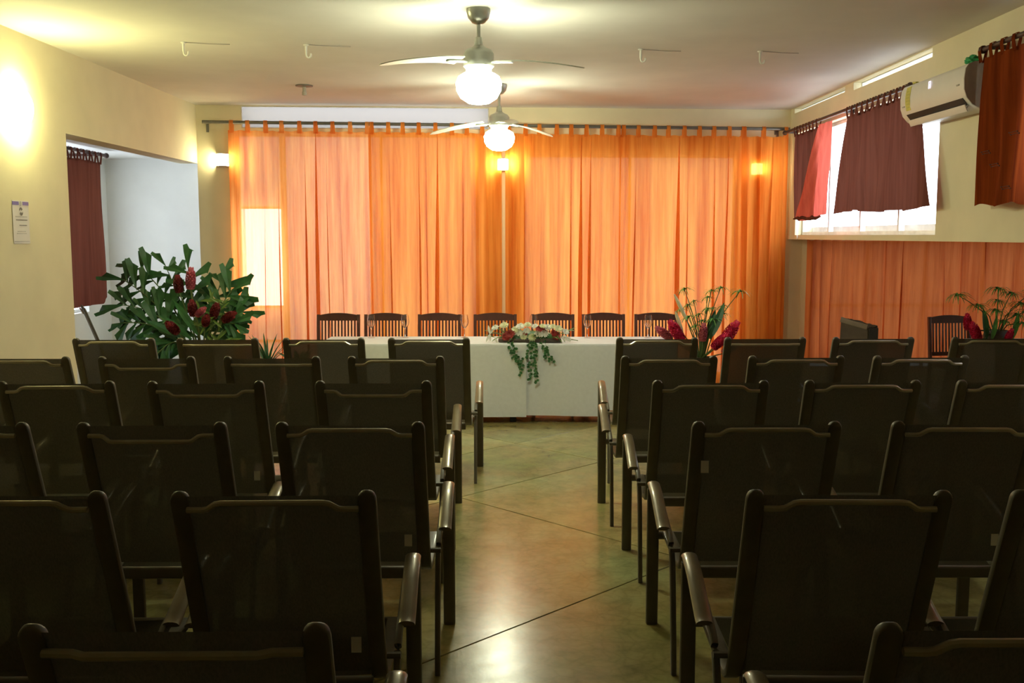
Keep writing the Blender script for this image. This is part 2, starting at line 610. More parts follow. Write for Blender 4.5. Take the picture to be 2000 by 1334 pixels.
# right wall hangs over the opening to the low annex
wall('wall_right', (XR, -8.0), (XR, 11.9), 1.72, ZC, 0.2, [(15.76, 19.6, 1.77, 2.93), (12.3, 14.2, 2.02, 2.94), (15.95, 17.75, 3.15, 3.222), (18.0, 19.75, 3.17, 3.222)], 'wall', (1, 0, 0))
wall('wall_right_lower', (XR, -8.0), (XR, 5.0), 0, 1.72, 0.2, [], 'wall', (1, 0, 0))
window('window_4', (XR, 7.76), (0, 1, 0), (1, 0, 0), 3.84, 1.77, 2.93, 4, 1, lambda i, j: 'clear')
window('added_slit_1', (XR, 7.95), (0, 1, 0), (1, 0, 0), 1.80, 3.15, 3.222, 1, 1, lambda i, j: 'clear', bar=.006)  # added slit, lets daylight in to streak the ceiling edge
window('added_slit_2', (XR, 10.0), (0, 1, 0), (1, 0, 0), 1.75, 3.17, 3.222, 1, 1, lambda i, j: 'clear', bar=.006)  # second added slit, for the weaker far end of the ceiling streak
window('window_5', (XR, 4.3), (0, 1, 0), (1, 0, 0), 1.90, 2.02, 2.94, 2, 1, lambda i, j: 'clear')
# annex
wall('wall_annex_back', (back(LB + 0.18).x, 11.91), (6.7, 11.91), 0, 1.80, 0.2, [(0.12, 2.9, 0.15, 1.70)], 'wall', (0, 1, 0))
wall('wall_annex_right', (6.6, 4.8), (6.6, 12.1), 0, 1.80, 0.2, [(0.6, 6.6, 0.9, 1.6)], 'wall', (1, 0, 0))
wall('wall_annex_front', (3.48, 5.0), (6.6, 5.0), 0, 1.80, 0.2, [], 'wall', (0, -1, 0))
bm = bmesh.new()
box(bm, 3.482, 6.8, 4.8, 12.1, 1.74, 1.86)
struct(finish('ceiling_annex', bm, 'roof', smooth=False))
window('window_6', (back(LB + 0.18).x + .12, 11.91), (1, 0, 0), (0, 1, 0), 2.78, 0.15, 1.70, 4, 2, lambda i, j: 'frost_dim')
window('window_7', (6.6, 5.4), (0, 1, 0), (1, 0, 0), 6.0, 0.9, 1.6, 6, 1, lambda i, j: 'frost_dim')


# ------------------------------------------------------------------ sling armchairs
def post_line(z):
    """y of the reclined back post at height z"""
    if z >= 0.50:
        return -0.35 + (1.066 - z) / (1.066 - 0.50) * 0.205
    return -0.145 + (0.50 - z) * 0.25


def rail_bm(sx):
    bm = bmesh.new()
    x = sx * 0.258
    pts = [(x, 0.33, 0.425), (x, 0.0, 0.405), (x, -0.07, 0.412), (x, -0.108, 0.435), (x, -0.13, 0.47)]
    z = 0.52
    while z < 1.03:
        pts.append((x, post_line(z), z))
        z += 0.1
    pts += [(x, post_line(z_), z_) for z_ in (1.042, 1.050, 1.057, 1.063, 1.067, 1.069)]
    sc = [(1, 1)] * (len(pts) - 5) + [(.95, .97), (.84, .9), (.64, .75), (.40, .5), (.14, .2)]
    sweep(bm, pts, rrect(.052, .026, .008), up=(0, 1, 0.6), scales=sc)
    return bm


def back_sling_bm():
    bm = bmesh.new()
    nx, nz = 8, 14
    g = []
    for j in range(nz + 1):
        z = 0.455 + (1.056 - 0.455) * j / nz
        row = []
        for i in range(nx + 1):
            u = -1 + 2 * i / nx
            sag = 0.014 * (1 - u * u) * math.sin(PI * j / nz)
            row.append(bm.verts.new((u * .237, post_line(z) - .008 - sag * .6, z)))
        g.append(row)
    for j in range(nz):
        for i in range(nx):
            bm.faces.new((g[j][i], g[j][i + 1], g[j + 1][i + 1], g[j + 1][i]))
    return bm


def seat_sling_bm():
    bm = bmesh.new()
    nx, ny = 8, 8
    g = []
    for j in range(ny + 1):
        y = -0.10 + 0.42 * j / ny
        row = []
        for i in range(nx + 1):
            u = -1 + 2 * i / nx
            sag = 0.018 * (1 - u * u) * math.sin(PI * (0.15 + .7 * j / ny))
            row.append(bm.verts.new((u * .237, y, 0.425 + .012 * j / ny - sag)))
        g.append(row)
    for j in range(ny):
        for i in range(nx):
            bm.faces.new((g[j][i], g[j][i + 1], g[j + 1][i + 1], g[j + 1][i]))
    bmesh.ops.solidify(bm, geom=list(bm.faces), thickness=.006)
    return bm


def bar_bm(kind):
    bm = bmesh.new()
    z0 = 1.018
    zm = 1.040 if kind == 'up' else (0.996 if kind == 'down' else 1.018)
    out = .012 if kind == 'up' else .022
    pts = []
    for x, z, o in ((-.236, z0, .006), (-.195, z0, .008), (-.18, z0 + (zm - z0) * .12, .009), (-.155, zm - (zm - z0) * .12, out), (-.14, zm, out),
                    (.14, zm, out), (.155, zm - (zm - z0) * .12, out), (.18, z0 + (zm - z0) * .12, .009), (.195, z0, .008), (.236, z0, .006)):
        pts.append((x, post_line(z) - .018 - o, z))
    sweep(bm, pts, circ(.0088, 8), up=(0, 0.3, 1))
    return bm


def leg_bm(sx):
    bm = bmesh.new()
    sweep(bm, [(sx * .327, .34, 0), (sx * .327, .34, .004), (sx * .327, .34, .60), (sx * .327, .337, .632)], rrect(.054, .030, .010), up=(0, 1, 0), scales=[.94, 1, 1, 1])
    return bm


def rear_leg_bm(sx):
    bm = bmesh.new()
    x = sx * .312
    pts = smooth_path([(x, .24, .612), (x, .06, .560), (x, -.045, .528), (x, -.105, .475), (x, -.135, .38), (x, -.165, .2), (x, -.195, 0)], 4)
    sweep(bm, pts, rrect(.022, .036, .008), up=(0, .7, .7))
    # bolt that ties it to the back post
    for yb, zb in ((-.135, .50),):
        sweep(bm, [(sx * .27, yb, zb), (sx * .326, yb, zb)], circ(.011, 8))
    return bm


def arm_bm(sx):
    bm = bmesh.new()
    prof = [(.027, -.004), (.0265, .002), (.020, .008), (.008, .0115), (-.008, .0115), (-.020, .008), (-.0265, .002), (-.027, -.004), (-.015, -.006), (.015, -.006)]
    pts = smooth_path([(sx * .327, .358, .615), (sx * .327, .357, .634), (sx * .328, .345, .652), (sx * .329, .31, .657), (sx * .331, .20, .636), (sx * .333, .08, .592), (sx * .334, 0, .560), (sx * .334, -.025, .553)], 4)
    sweep(bm, pts, prof, up=(0, .25, 1))
    return bm


def crossbar_bm(x, y, z, w, h):
    bm = bmesh.new()
    sweep(bm, [(-x, y, z), (x, y, z)], rrect(w, h, min(w, h) * .42, 4))
    return bm


def tag_bm():
    bm = bmesh.new()
    z = .56
    box(bm, .185, .215, post_line(z) - .030, post_line(z) - .0285, z - .024, z + .024)
    return bm


MESH = {}


def mesh_of(key, bm, m):
    o = finish(key, bm, m)
    MESH[key] = o.data
    bpy.data.objects.remove(o)


for sx, nm in ((-1, 'l'), (1, 'r')):
    mesh_of('rail' + nm, rail_bm(sx), 'chair')
    mesh_of('leg' + nm, leg_bm(sx), 'chair')
    mesh_of('rleg' + nm, rear_leg_bm(sx), 'chair')
    mesh_of('arm' + nm, arm_bm(sx), 'arm')
mesh_of('back', back_sling_bm(), 'sling')
mesh_of('seat', seat_sling_bm(), 'sling')
for k in ('up', 'down', 'flat'):
    mesh_of('bar' + k, bar_bm(k), 'bar')
mesh_of('xfront', crossbar_bm(.305, .34, .415, .03, .036), 'chair')
mesh_of('xrear', crossbar_bm(.24, -.125, .405, .03, .05), 'chair')
mesh_of('caretag', tag_bm(), 'paper')


def sling_chair(x, ytop, rz, bar, label, group, care=False):
    c, s = math.cos(rz), math.sin(rz)
    t = thing('sling_armchair', label, 'chair', (x - .35 * s, ytop + .35 * c, 0), rz, group)
    for nm, key in (('back_sling', 'back'), ('seat_sling', 'seat'), ('side_rail', 'raill'), ('side_rail', 'railr'), ('back_bar', 'bar' + bar),
                    ('leg', 'legl'), ('leg', 'legr'), ('leg', 'rlegl'), ('leg', 'rlegr'), ('armrest', 'arml'), ('armrest', 'armr'),
                    ('crossbar', 'xfront'), ('crossbar', 'xrear')):
        link_mesh(nm, MESH[key], t)
    if care:
        o = link_mesh('care_tag', MESH['caretag'], t)
        o['label'] = 'small white care tag'
        if care == 2:
            o.name = 'torn_label'
            o['label'] = 'torn white label'
            o.matrix_local = Matrix.Translation((-.425, -.115, .325))
    return t


ROW_Y = [6.84, 5.78, 4.787, 3.712, 2.69, 1.743]
ROW_N = ['front row by the white tables', 'second row from the tables', 'third row from the tables', 'fourth row from the tables',
         'fifth row from the tables', 'last row nearest the camera']
ORD = ['aisle seat', 'second seat from the aisle', 'third seat from the aisle', 'fourth seat from the aisle']
# left of the aisle, counted outward from the aisle; then right of it: (x, bar, care tag, turn)
SEATS_L = [
    [(-.575, 'up', 0, .0), (-1.303, 'up', 0, .01), (-2.037, 'flat', 0, .0), (-2.755, 'up', 0, .02)],
    [(-.680, 'up', 0, .01), (-1.407, 'flat', 0, .0), (-2.141, 'down', 0, .02), (-2.873, 'up', 0, .0)],
    [(-.675, 'down', 0, .0), (-1.490, 'down', 1, .02), (-2.219, 'up', 0, .03)],
    [(-.615, 'up', 1, .0), (-1.366, 'down', 0, .015), (-2.116, 'up', 0, .0)],
    [(-.661, 'up', 1, .02), (-1.408, 'up', 0, .0)],
    [(-.616, 'flat', 0, .01)],
]
SEATS_R = [
    [(1.004, 'up', 0, -.01), (1.751, 'flat', 0, .0), (2.499, 'up', 0, .0), (3.325, 'up', 0, -.02)],
    [(.921, 'up', 0, .0), (1.666, 'up', 0, .01), (2.396, 'up', 0, .02)],
    [(.966, 'up', 0, -.01), (1.706, 'up', 0, .0), (2.447, 'up', 0, .0)],
    [(.965, 'up', 2, .0), (1.723, 'up', 1, -.01)],
    [(.933, 'up', 0, -.02), (1.665, 'up', 0, .0)],
    [(.945, 'up', 0, .0)],
]
for side, rows in (('left', SEATS_L), ('right', SEATS_R)):
    for r, seats in enumerate(rows):
        for k, (x, bar, care, rz) in enumerate(seats):
            sling_chair(x, ROW_Y[r], rz, bar, 'brown sling armchair, %s, %s block, %s' % (ORD[k], side, ROW_N[r]), 'sling armchairs in rows', care)
sling_chair(-4.30, 9.95, -1.12, 'up', 'brown sling armchair seen side-on in the bright alcove beyond the pillar', 'sling armchairs in rows')


# ------------------------------------------------------------------ slatted wooden chairs (facing -Y)
def wood_chair(x, yback, rz, label, group=None):
    t = thing('slat_back_chair', label, 'chair', (x, yback, 0), rz, group)
    W = .215
    for s in (-1, 1):
        bm = bmesh.new()
        sweep(bm, [(s * W, -.02, 0), (s * W, -.06, .45), (s * W, -.01, .93)], rrect(.032, .036, .006), up=(0, 1, 0))
        finish('leg', bm, 'wood', t)
        bm = bmesh.new()
        sweep(bm, [(s * .20, -.42, 0), (s * .20, -.42, .43)], rrect(.036, .036, .006), up=(0, 1, 0), scales=[.8, 1])
        finish('leg', bm, 'wood', t)
    bm = bmesh.new()                                      # arched top rail
    n = 12
    rows = []
    for i in range(n + 1):
        u = -1 + 2 * i / n
        zt = .925 + .022 * (1 - u * u)
        rows.append([bm.verts.new((u * .20, y, z)) for y, z in ((-.022, .865), (-.002, .865), (-.002, zt), (-.022, zt))])
    for i in range(n):
        for k in range(4):
            bm.faces.new((rows[i][k], rows[i + 1][k], rows[i + 1][(k + 1) % 4], rows[i][(k + 1) % 4]))
    bm.faces.new(rows[0])
    bm.faces.new(list(reversed(rows[-1])))
    finish('top_rail', bm, 'wood', t)
    bm = bmesh.new()
    box(bm, -.20, .20, -.05, -.03, .53, .57)
    finish('lower_rail', bm, 'wood', t, smooth=False)
    for k in range(11):
        bm = bmesh.new()
        xs = -.175 + .035 * k
        sweep(bm, [(xs, -.042, .565), (xs, -.014, .87)], rrect(.017, .011, .003, 2), up=(0, 1, 0))
        finish('slat', bm, 'wood', t)
    bm = bmesh.new()
    box(bm, -.225, .225, -.45, -.045, .43, .455)
    bevel(bm, .006)
    finish('seat', bm, 'wood', t)
    bm = bmesh.new()
    box(bm, -.19, .19, -.43, -.41, .38, .43)
    finish('apron', bm, 'wood', t, smooth=False)
    return t


WX = [-1.858, -1.35, -.776, -.180, .438, .979, 1.542]
ORDW = ['first', 'second', 'third', 'fourth', 'fifth', 'sixth', 'seventh']
w0 = None
for k, x in enumerate(WX):
    lab = 'dark wooden slat-back chair behind the white tables, %s counted from the left window' % ORDW[k]
    if w0 is None:
        w0 = wood_chair(x, 10.64, 0, lab, 'slat-back chairs behind the tables')
    else:
        copy_tree(w0, (x, 10.64, 0), random.uniform(-.03, .03), lab, 'slat-back chairs behind the tables')
copy_tree(w0, (4.51, 10.25, 0), .12, 'dark wooden slat-back chair beside the flowers in front of the orange screen', 'slat-back chairs')
w0['group'] = 'slat-back chairs behind the tables'


# ------------------------------------------------------------------ tables and cloths
def table(x0, x1, y0, y1, label, zt=.75):
    t = thing('folding_table', label, 'table', ((x0 + x1) / 2, (y0 + y1) / 2, 0), 0, 'tables under white cloths')
    a, b = (x1 - x0) / 2, (y1 - y0) / 2
    bm = bmesh.new()
    box(bm, -a, a, -b, b, zt - .03, zt)
    bevel(bm, .005)
    finish('tabletop', bm, 'carton', t)
    for sx in (-1, 1):
        for sy in (-1, 1):
            bm = bmesh.new()
            box(bm, sx * (a - .16) - .03, sx * (a - .16) + .03, sy * (b - .06) - .03, sy * (b - .06) + .03, 0, zt - .031)
            bevel(bm, .006)
            finish('leg', bm, 'black', t)
    return t


def cloth(name, label, path, x0, x1, y0, y1, zt, zb, seed):
    """cloth laid on a table: top sheet and a hem that falls along the given open path"""
    rnd = random.Random(seed)
    bm = bmesh.new()
    pts = []
    for i in range(len(path) - 1):
        a, b = V((*path[i], 0)), V((*path[i + 1], 0))
        n = max(2, int((b - a).length / .03))
        for k in range(n):
            pts.append(a.lerp(b, k / n))
    pts.append(V((*path[-1], 0)))
    c = V(((x0 + x1) / 2, (y0 + y1) / 2, 0))
    ph = [rnd.uniform(0, 6.28) for _ in range(4)]
    levels = [zt, zt - .006, zt - .02, zt - .08, zt - .2, zt - .35, zt - .5, zb]
    rows = []
    for j, z in enumerate(levels):
        row = []
        for i, p in enumerate(pts):
            q = pts[min(i + 1, len(pts) - 1)] - pts[max(i - 1, 0)]
            o = V((q.y, -q.x, 0)).normalized()
            if o.dot(p - c) < 0:
                o = -o
            k = (zt - z) / (zt - zb)
            s = i * .03
            wave = (math.sin(s * 9 + ph[0]) * .006 + math.sin(s * 4.1 + ph[1]) * .012) * k
            off = {0: -.004, 1: 0.001}.get(j, .004) + wave + .012 * k
            zz = z + (math.sin(s * 2.3 + ph[2]) * .006 if j == len(levels) - 1 else 0)
            row.append(bm.verts.new(p + o * off + V((0, 0, zz))))
        rows.append(row)
    for j in range(len(rows) - 1):
        for i in range(len(pts) - 1):
            bm.faces.new((rows[j][i], rows[j + 1][i], rows[j + 1][i + 1], rows[j][i + 1]))
    bm.faces.new(rows[0])
    o = finish(name, bm, 'white_cloth')
    return tag(o, label, 'tablecloth')


table(-1.80, -.16, 9.32, 9.98, 'long table hidden under the left white cloth')
table(-.15, 1.53, 9.32, 9.98, 'long table hidden under the right white cloth')
cloth('tablecloth', 'white tablecloth on the right half of the long head table', [(-.08, 9.31), (1.55, 9.31), (1.55, 9.99), (-.08, 9.99)], -.08, 1.55, 9.31, 9.99, .753, .072, 3)
cloth('tablecloth', 'white tablecloth on the left half of the long head table, edge lapping over', [(.135, 9.292), (-1.825, 9.292), (-1.825, 9.995), (.135, 9.995)], -1.825, .135, 9.302, 9.995, .757, .066, 5)
table(4.47, 5.5, 9.12, 9.72, 'side table under a white cloth before the orange screen')
cloth('tablecloth', 'white tablecloth on the side table before the orange screen', [(4.45, 9.72), (4.45, 9.1), (5.52, 9.1), (5.52, 9.74), (4.45, 9.74), (4.45, 9.73)], 4.45, 5.52, 9.1, 9.74, .756, .1, 8)


# ------------------------------------------------------------------ wine glasses
def wine_glass_bm():
    bm = bmesh.new()
    prof = [(.034, 0), (.035, .002), (.030, .004), (.008, .008), (.0045, .015), (.004, .075), (.006, .092), (.018, .104), (.034, .125), (.041, .15), (.041, .17), (.036, .205), (.033, .228),
            (.0318, .228), (.0348, .205), (.0397, .17), (.0397, .15), (.033, .127), (.018, .107), (.002, .098)]
    lathe(bm, prof, 24, close=False)
    return bm


gl = None
for k, (x, y) in enumerate([(-1.40, 9.86), (-1.065, 9.88), (-.473, 9.87), (.215, 9.86), (.75, 9.86), (1.355, 9.86)]):
    lab = 'clear stemmed wine glass on the white head table, %s counted from the plants at left' % ORDW[k]
    z = .758 if x < .1 else .754
    if gl is None:
        gl = tag(finish('wine_glass', wine_glass_bm(), 'glass', loc=(x, y, z)), lab, 'glass', 'wine glasses on the head table')
    else:
        o = gl.copy()
        COL.objects.link(o)
        o.location = (x, y, z)
        o['label'] = lab


# ------------------------------------------------------------------ curtains
def curtain(name, label, frame, w, z0, z1, m, fold=.15, amp=.035, over=.024, seed=1, tabs=None, rod_z=None, hem=None, top_w=None, flare=0.0, cat='curtain', group=None, nu=None, ang=0.0):
    """cloth hung in the vertical plane frame(s, z, off); irregular folds that lap over themselves; tabs loop over the rod"""
    rnd = random.Random(seed)
    bm = bmesh.new()
    nfold = max(2, round(w / fold))
    cuts = [0.0]
    for k in range(nfold):
        cuts.append(cuts[-1] + rnd.uniform(.55, 1.5))
    cuts = [c / cuts[-1] for c in cuts]
    ov = [rnd.uniform(.3, 1.25) * over for _ in range(nfold + 1)]
    am = [rnd.uniform(.5, 1.2) * amp for _ in range(nfold + 1)]
    lean = [rnd.uniform(-.5, .5) for _ in range(nfold + 1)]
    nu = nu or nfold * 14
    zs = [z1, z1 - .03, z1 - .08] + [z1 - .08 - (z1 - .08 - z0) * k / 22 for k in range(1, 23)]
    rows = []
    for z in zs:
        v = (z1 - z) / (z1 - z0)
        row = []
        for i in range(nu + 1):
            u = i / nu
            f = 0
            while f < nfold - 1 and u > cuts[f + 1]:
                f += 1
            l = (u - cuts[f]) / (cuts[f + 1] - cuts[f])
            edge = min(1, min(u, 1 - u) * nfold * .8)
            ph = 2 * PI * l + lean[f] * .5 * v
            a = am[f] * (.25 + .75 * min(1, v * 2.5)) * (.8 + .2 * math.sin(v * 5 + f))
            b = ov[f] * (.5 + .5 * min(1, v * 2)) * edge
            ww = w if top_w is None else top_w + (w - top_w) * v
            s = (u - .5) * ww + w / 2 + b * math.sin(ph) + lean[f] * .03 * math.sin(v * 3.1 + f) * edge + ang * v
            y = -a * math.cos(ph) + .012 * math.sin(u * 17 + v * 4)
            zz = z
            if v < .001:
                zz = z - .012 * abs(math.sin(PI * l * 1.0))
            if hem and v > .999:
                zz = z + hem(u)
            row.append(bm.verts.new(frame(s, zz, y + flare * v)))
        rows.append(row)
    for j in range(len(rows) - 1):
        for i in range(nu):
            bm.faces.new((rows[j][i], rows[j + 1][i], rows[j + 1][i + 1], rows[j][i + 1]))
    o = finish(name, bm, m)
    tag(o, label, cat, group)
    if tabs:
        for s in tabs:
            b2 = bmesh.new()
            hw = .027
            path = [(s, z1 - .03, .010), (s, rod_z - .01, .024), (s, rod_z + .018, .018), (s, rod_z + .024, 0), (s, rod_z + .018, -.018), (s, rod_z - .01, -.024), (s, z1 - .03, -.010)]
            ring = []
            for (ps, pz, po) in path:
                k = hw * (1.0 if pz < rod_z - .02 else .82)
                ring.append((b2.verts.new(frame(ps - k, pz, po)), b2.verts.new(frame(ps + k, pz, po))))
            for k in range(len(ring) - 1):
                b2.faces.new((ring[k][0], ring[k][1], ring[k + 1][1], ring[k + 1][0]))
            finish('tab', b2, m, o)
    return o


def rod(name, label, a, b, r, m, brackets=(), wall_n=(0, 1, 0), group=None, dist=.1, drop=0.0, balls=True):
    t = thing(name, label, 'rod', a, 0, group)
    a, b = V(a), V(b)
    bm = bmesh.new()
    sweep(bm, [(0, 0, 0), b - a], circ(r, 12))
    finish('pole', bm, m, t)
    if balls:
        for e in (V((0, 0, 0)), b - a):
            bm = bmesh.new()
            bmesh.ops.create_uvsphere(bm, u_segments=12, v_segments=8, radius=r * 1.7)
            finish('finial', bm, m, t, loc=e)
    n = V(wall_n).normalized()
    for k in brackets:
        p = (b - a) * k
        bm = bmesh.new()
        sweep(bm, [p, p + n * (dist - .006)], rrect(.02, .03, .005))
        sweep(bm, [p + n * (dist - .011) + V((0, 0, .02)), p + n * (dist - .011) - V((0, 0, .06 + drop))], rrect(.03, .008, .003), up=n)
        finish('bracket', bm, m, t)
    return t


RODZ_L, RODZ_R = 3.03, 2.994


def rodz(s):
    return RODZ_L + (RODZ_R - RODZ_L) * (s - .13) / (6.8 - .13)


def back_frame(s0, slope=True):
    def f(s, z, off):
        dz = rodz(s0 + s) - 3.03 if slope else 0
        return back(s0 + s, z + dz, .14 + off)
    return f


rod('curtain_rod', 'long grey metal curtain rod across the back wall above the orange curtains', back(.10, rodz(.10), .14), back(6.79, rodz(6.79), .14), .019, 'steel', (.004, .5, .985), -BN, dist=.14, drop=.04, balls=False)
rod('curtain_rod', 'second thin grey rod behind, right half of the back wall', back(3.42, rodz(3.42) + .006, .085), back(6.70, rodz(6.7) + .006, .085), .012, 'steel', (.01, .99), -BN, dist=.085, balls=False)
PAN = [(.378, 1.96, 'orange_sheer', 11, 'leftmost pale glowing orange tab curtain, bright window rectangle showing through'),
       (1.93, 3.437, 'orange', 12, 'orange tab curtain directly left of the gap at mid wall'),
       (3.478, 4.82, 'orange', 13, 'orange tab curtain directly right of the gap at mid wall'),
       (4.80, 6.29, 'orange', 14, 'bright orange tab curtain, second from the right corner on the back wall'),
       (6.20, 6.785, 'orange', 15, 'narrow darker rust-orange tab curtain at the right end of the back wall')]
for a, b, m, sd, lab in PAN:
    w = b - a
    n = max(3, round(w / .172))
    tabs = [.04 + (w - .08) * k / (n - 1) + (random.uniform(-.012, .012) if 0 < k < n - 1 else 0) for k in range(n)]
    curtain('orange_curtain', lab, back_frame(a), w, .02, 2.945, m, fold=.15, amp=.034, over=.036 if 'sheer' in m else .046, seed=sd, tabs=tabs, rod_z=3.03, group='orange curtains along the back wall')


# right wall: maroon curtains on a brown rod
def right_frame(y_far, x):
    # s runs from far (left in view) to near
    return lambda s, z, off: V((x - off, y_far - s, z))


rod('curtain_rod', 'dark brown wooden rod along the right wall over the bright window', (3.16, 11.70, 2.945), (3.16, 8.06, 2.945), .017, 'rod_brown', (.02, .55, .97), (1, 0, 0), dist=.12)
tabsw = [.03 + .135 * k for k in range(14)]
hemf = lambda u: .018 * math.sin(u * 6 + .5) + .012 * (1 if .25 < u < .32 or .6 < u < .75 else 0) + .02 * u
curtain('maroon_curtain', 'dark maroon tab curtain hung before the bright right window', right_frame(9.90, 3.16), 2.33, 1.965, 2.885, 'maroon', fold=.30, amp=.012, over=.01, seed=21,
        tabs=[.40 + .135 * k for k in range(11)], rod_z=2.945, hem=hemf, top_w=1.60, cat='curtain')
curtain('maroon_curtain', 'narrow dark maroon curtain in the far right corner beside the orange curtain', right_frame(11.30, 3.165), 1.0, 1.95, 2.885, 'maroon', fold=.2, amp=.015, over=.012, seed=22,
        tabs=[.04, .15, .26, .37, .48, .59, .72, .85], rod_z=2.945)


def sunlit_maroon_part():  # sunlit part of the narrow maroon curtain, its brightness painted in
    bm = bmesh.new()
    nu, nv = 26, 26
    rows = []
    for j in range(nv + 1):
        v = j / nv
        z = 2.88 - .93 * v
        y_l = 10.25 + (10.98 - 10.25) * min(1, v * 1.12) ** .9         # far edge slants down into the corner
        y_r = 9.84 + .10 * v
        row = []
        for i in range(nu + 1):
            u = i / nu
            y = y_l + (y_r - y_l) * u
            fold = .028 * math.sin(u * 13 - v * 3.0) + .014 * math.sin(u * 29 + v * 6)
            x = 3.115 - .02 * v - fold * (.35 + .65 * v)
            zz = z - (.03 * math.sin(u * 4) if j == nv else 0)
            row.append(bm.verts.new((x, y, zz)))
        rows.append(row)
    for j in range(nv):
        for i in range(nu):
            bm.faces.new((rows[j][i], rows[j + 1][i], rows[j + 1][i + 1], rows[j][i + 1]))
    o = finish('sunlit_maroon_cloth', bm, 'coral')
    b2 = bmesh.new()
    sweep(b2, [(3.085 + .02 * math.sin(k * 1.3), 10.98 - .93 * k / 10, 1.945 + .01 * math.sin(k * 2)) for k in range(11)], circ(.018, 7), scales=[.4] + [1] * 9 + [.4])
    finish('rolled_hem', b2, 'maroon', o)
    return tag(o, 'sunlit part of the narrow maroon curtain, gathered slantwise, daylight put into its pink colour', 'curtain')


sunlit_maroon_part()
# big rust red curtain nearer on the right wall
rod('curtain_rod', 'dark rod near the air conditioner holding the rust red curtain', (3.15, 6.82, 3.0), (3.15, 3.9, 3.0), .016, 'rod_brown', (.03, .97), (1, 0, 0), dist=.13)
rc = curtain('red_curtain', 'rust red tab curtain with small pins, right of the air conditioner', right_frame(6.87, 3.15), 2.75, 1.965, 2.945, 'red', fold=.34, amp=.018, over=.012, seed=31,
             tabs=[.05 + .15 * k for k in range(18)], rod_z=3.0, hem=lambda u: .012 * math.sin(u * 40), top_w=2.6)
for (y, z) in ((6.24, 2.40), (6.47, 2.22), (6.03, 2.26), (6.31, 2.07), (6.60, 2.31)):
    for k in (0, 1):
        bm = bmesh.new()
        yy, zz = y - .02 * k, z - .014 * k
        sweep(bm, [(3.093, yy + .05, zz), (3.093, yy - .05, zz + .004)], circ(.0018, 6))
        for e in (-.05, .05):
            box(bm, 3.090, 3.096, yy + e - .004, yy + e + .004, zz - .004, zz + .004)
        finish('pin', bm, 'pin', rc, smooth=False)

# alcove curtain on its brown rod
rod('curtain_rod', 'brown rod with knob in the left alcove', (-4.5, 8.4, 2.655), (-4.5, 11.20, 2.655), .018, 'rod_brown', (.03, .96), (-1, 0, 0), dist=.5)
curtain('maroon_curtain', 'dark maroon tab curtain in the bright left alcove', lambda s, z, off: V((-4.5 + off, 8.45 + s, z)), 2.62, 1.03, 2.575, 'maroon', fold=.3, amp=.02, over=.012, seed=41,
        tabs=[.06 + .147 * k for k in range(18)], rod_z=2.655, hem=lambda u: (.06 * max(0, (u - .93) / .07)), flare=0.0)

# orange screen cloths in the annex
for k, (a, b) in enumerate(((3.475, 4.42), (4.40, 5.315), (5.30, 6.25))):
    curtain('orange_screen_cloth', ('left panel of the dull orange screen cloth right of the corner column', 'middle panel of the dull orange screen cloth behind the slat chair',
            'right panel of the dull orange screen cloth behind the papyrus flowers')[k], (lambda s, z, off, a=a: V((a + s, 11.77 - off, z))), b - a, .25, 1.72, 'orange_dense', fold=.13, amp=.022, over=.022, seed=51 + k,
            group='orange screen cloths')


# ------------------------------------------------------------------ lamps on the walls
def sconce(loc, n, label, m, w=.15, h=.17):
    t = thing('wall_sconce', label, 'lamp', loc, math.atan2(n[0], -n[1]), 'wall sconces')
    # local: -Y points into the room
    bm = bmesh.new()
    box(bm, -w / 2, w / 2, -.012, 0, -h / 2, h / 2)
    finish('back_plate', bm, 'plastic_grey', t, smooth=False)
    bm = bmesh.new()
    n_ = 12
    rings = []
    for z in (-h / 2 + .012, h / 2 - .012):
        rings.append([bm.verts.new((-w / 2 * math.cos(PI * k / n_), -.014 - .085 * math.sin(PI * k / n_), z)) for k in range(n_ + 1)])
    for k in range(n_):
        bm.faces.new((rings[0][k], rings[0][k + 1], rings[1][k + 1], rings[1][k]))
    bm.faces.new(rings[0])
    bm.faces.new(list(reversed(rings[1])))
    finish('glass_shade', bm, m, t)
    for s in (-1, 1):
        bm = bmesh.new()
        a = [bm.verts.new((-(w / 2 + .006) * math.cos(PI * k / n_), -.002 - .10 * math.sin(PI * k / n_), s * (h / 2 - .010))) for k in range(n_ + 1)]
        b = [bm.verts.new((v.co.x, v.co.y, s * (h / 2))) for v in a]
        for k in range(n_):
            bm.faces.new((a[k], a[k + 1], b[k + 1], b[k]))
        bm.faces.new(a)
        bm.faces.new(b)
        finish('trim_band', bm, 'plastic_grey', t)
    return t


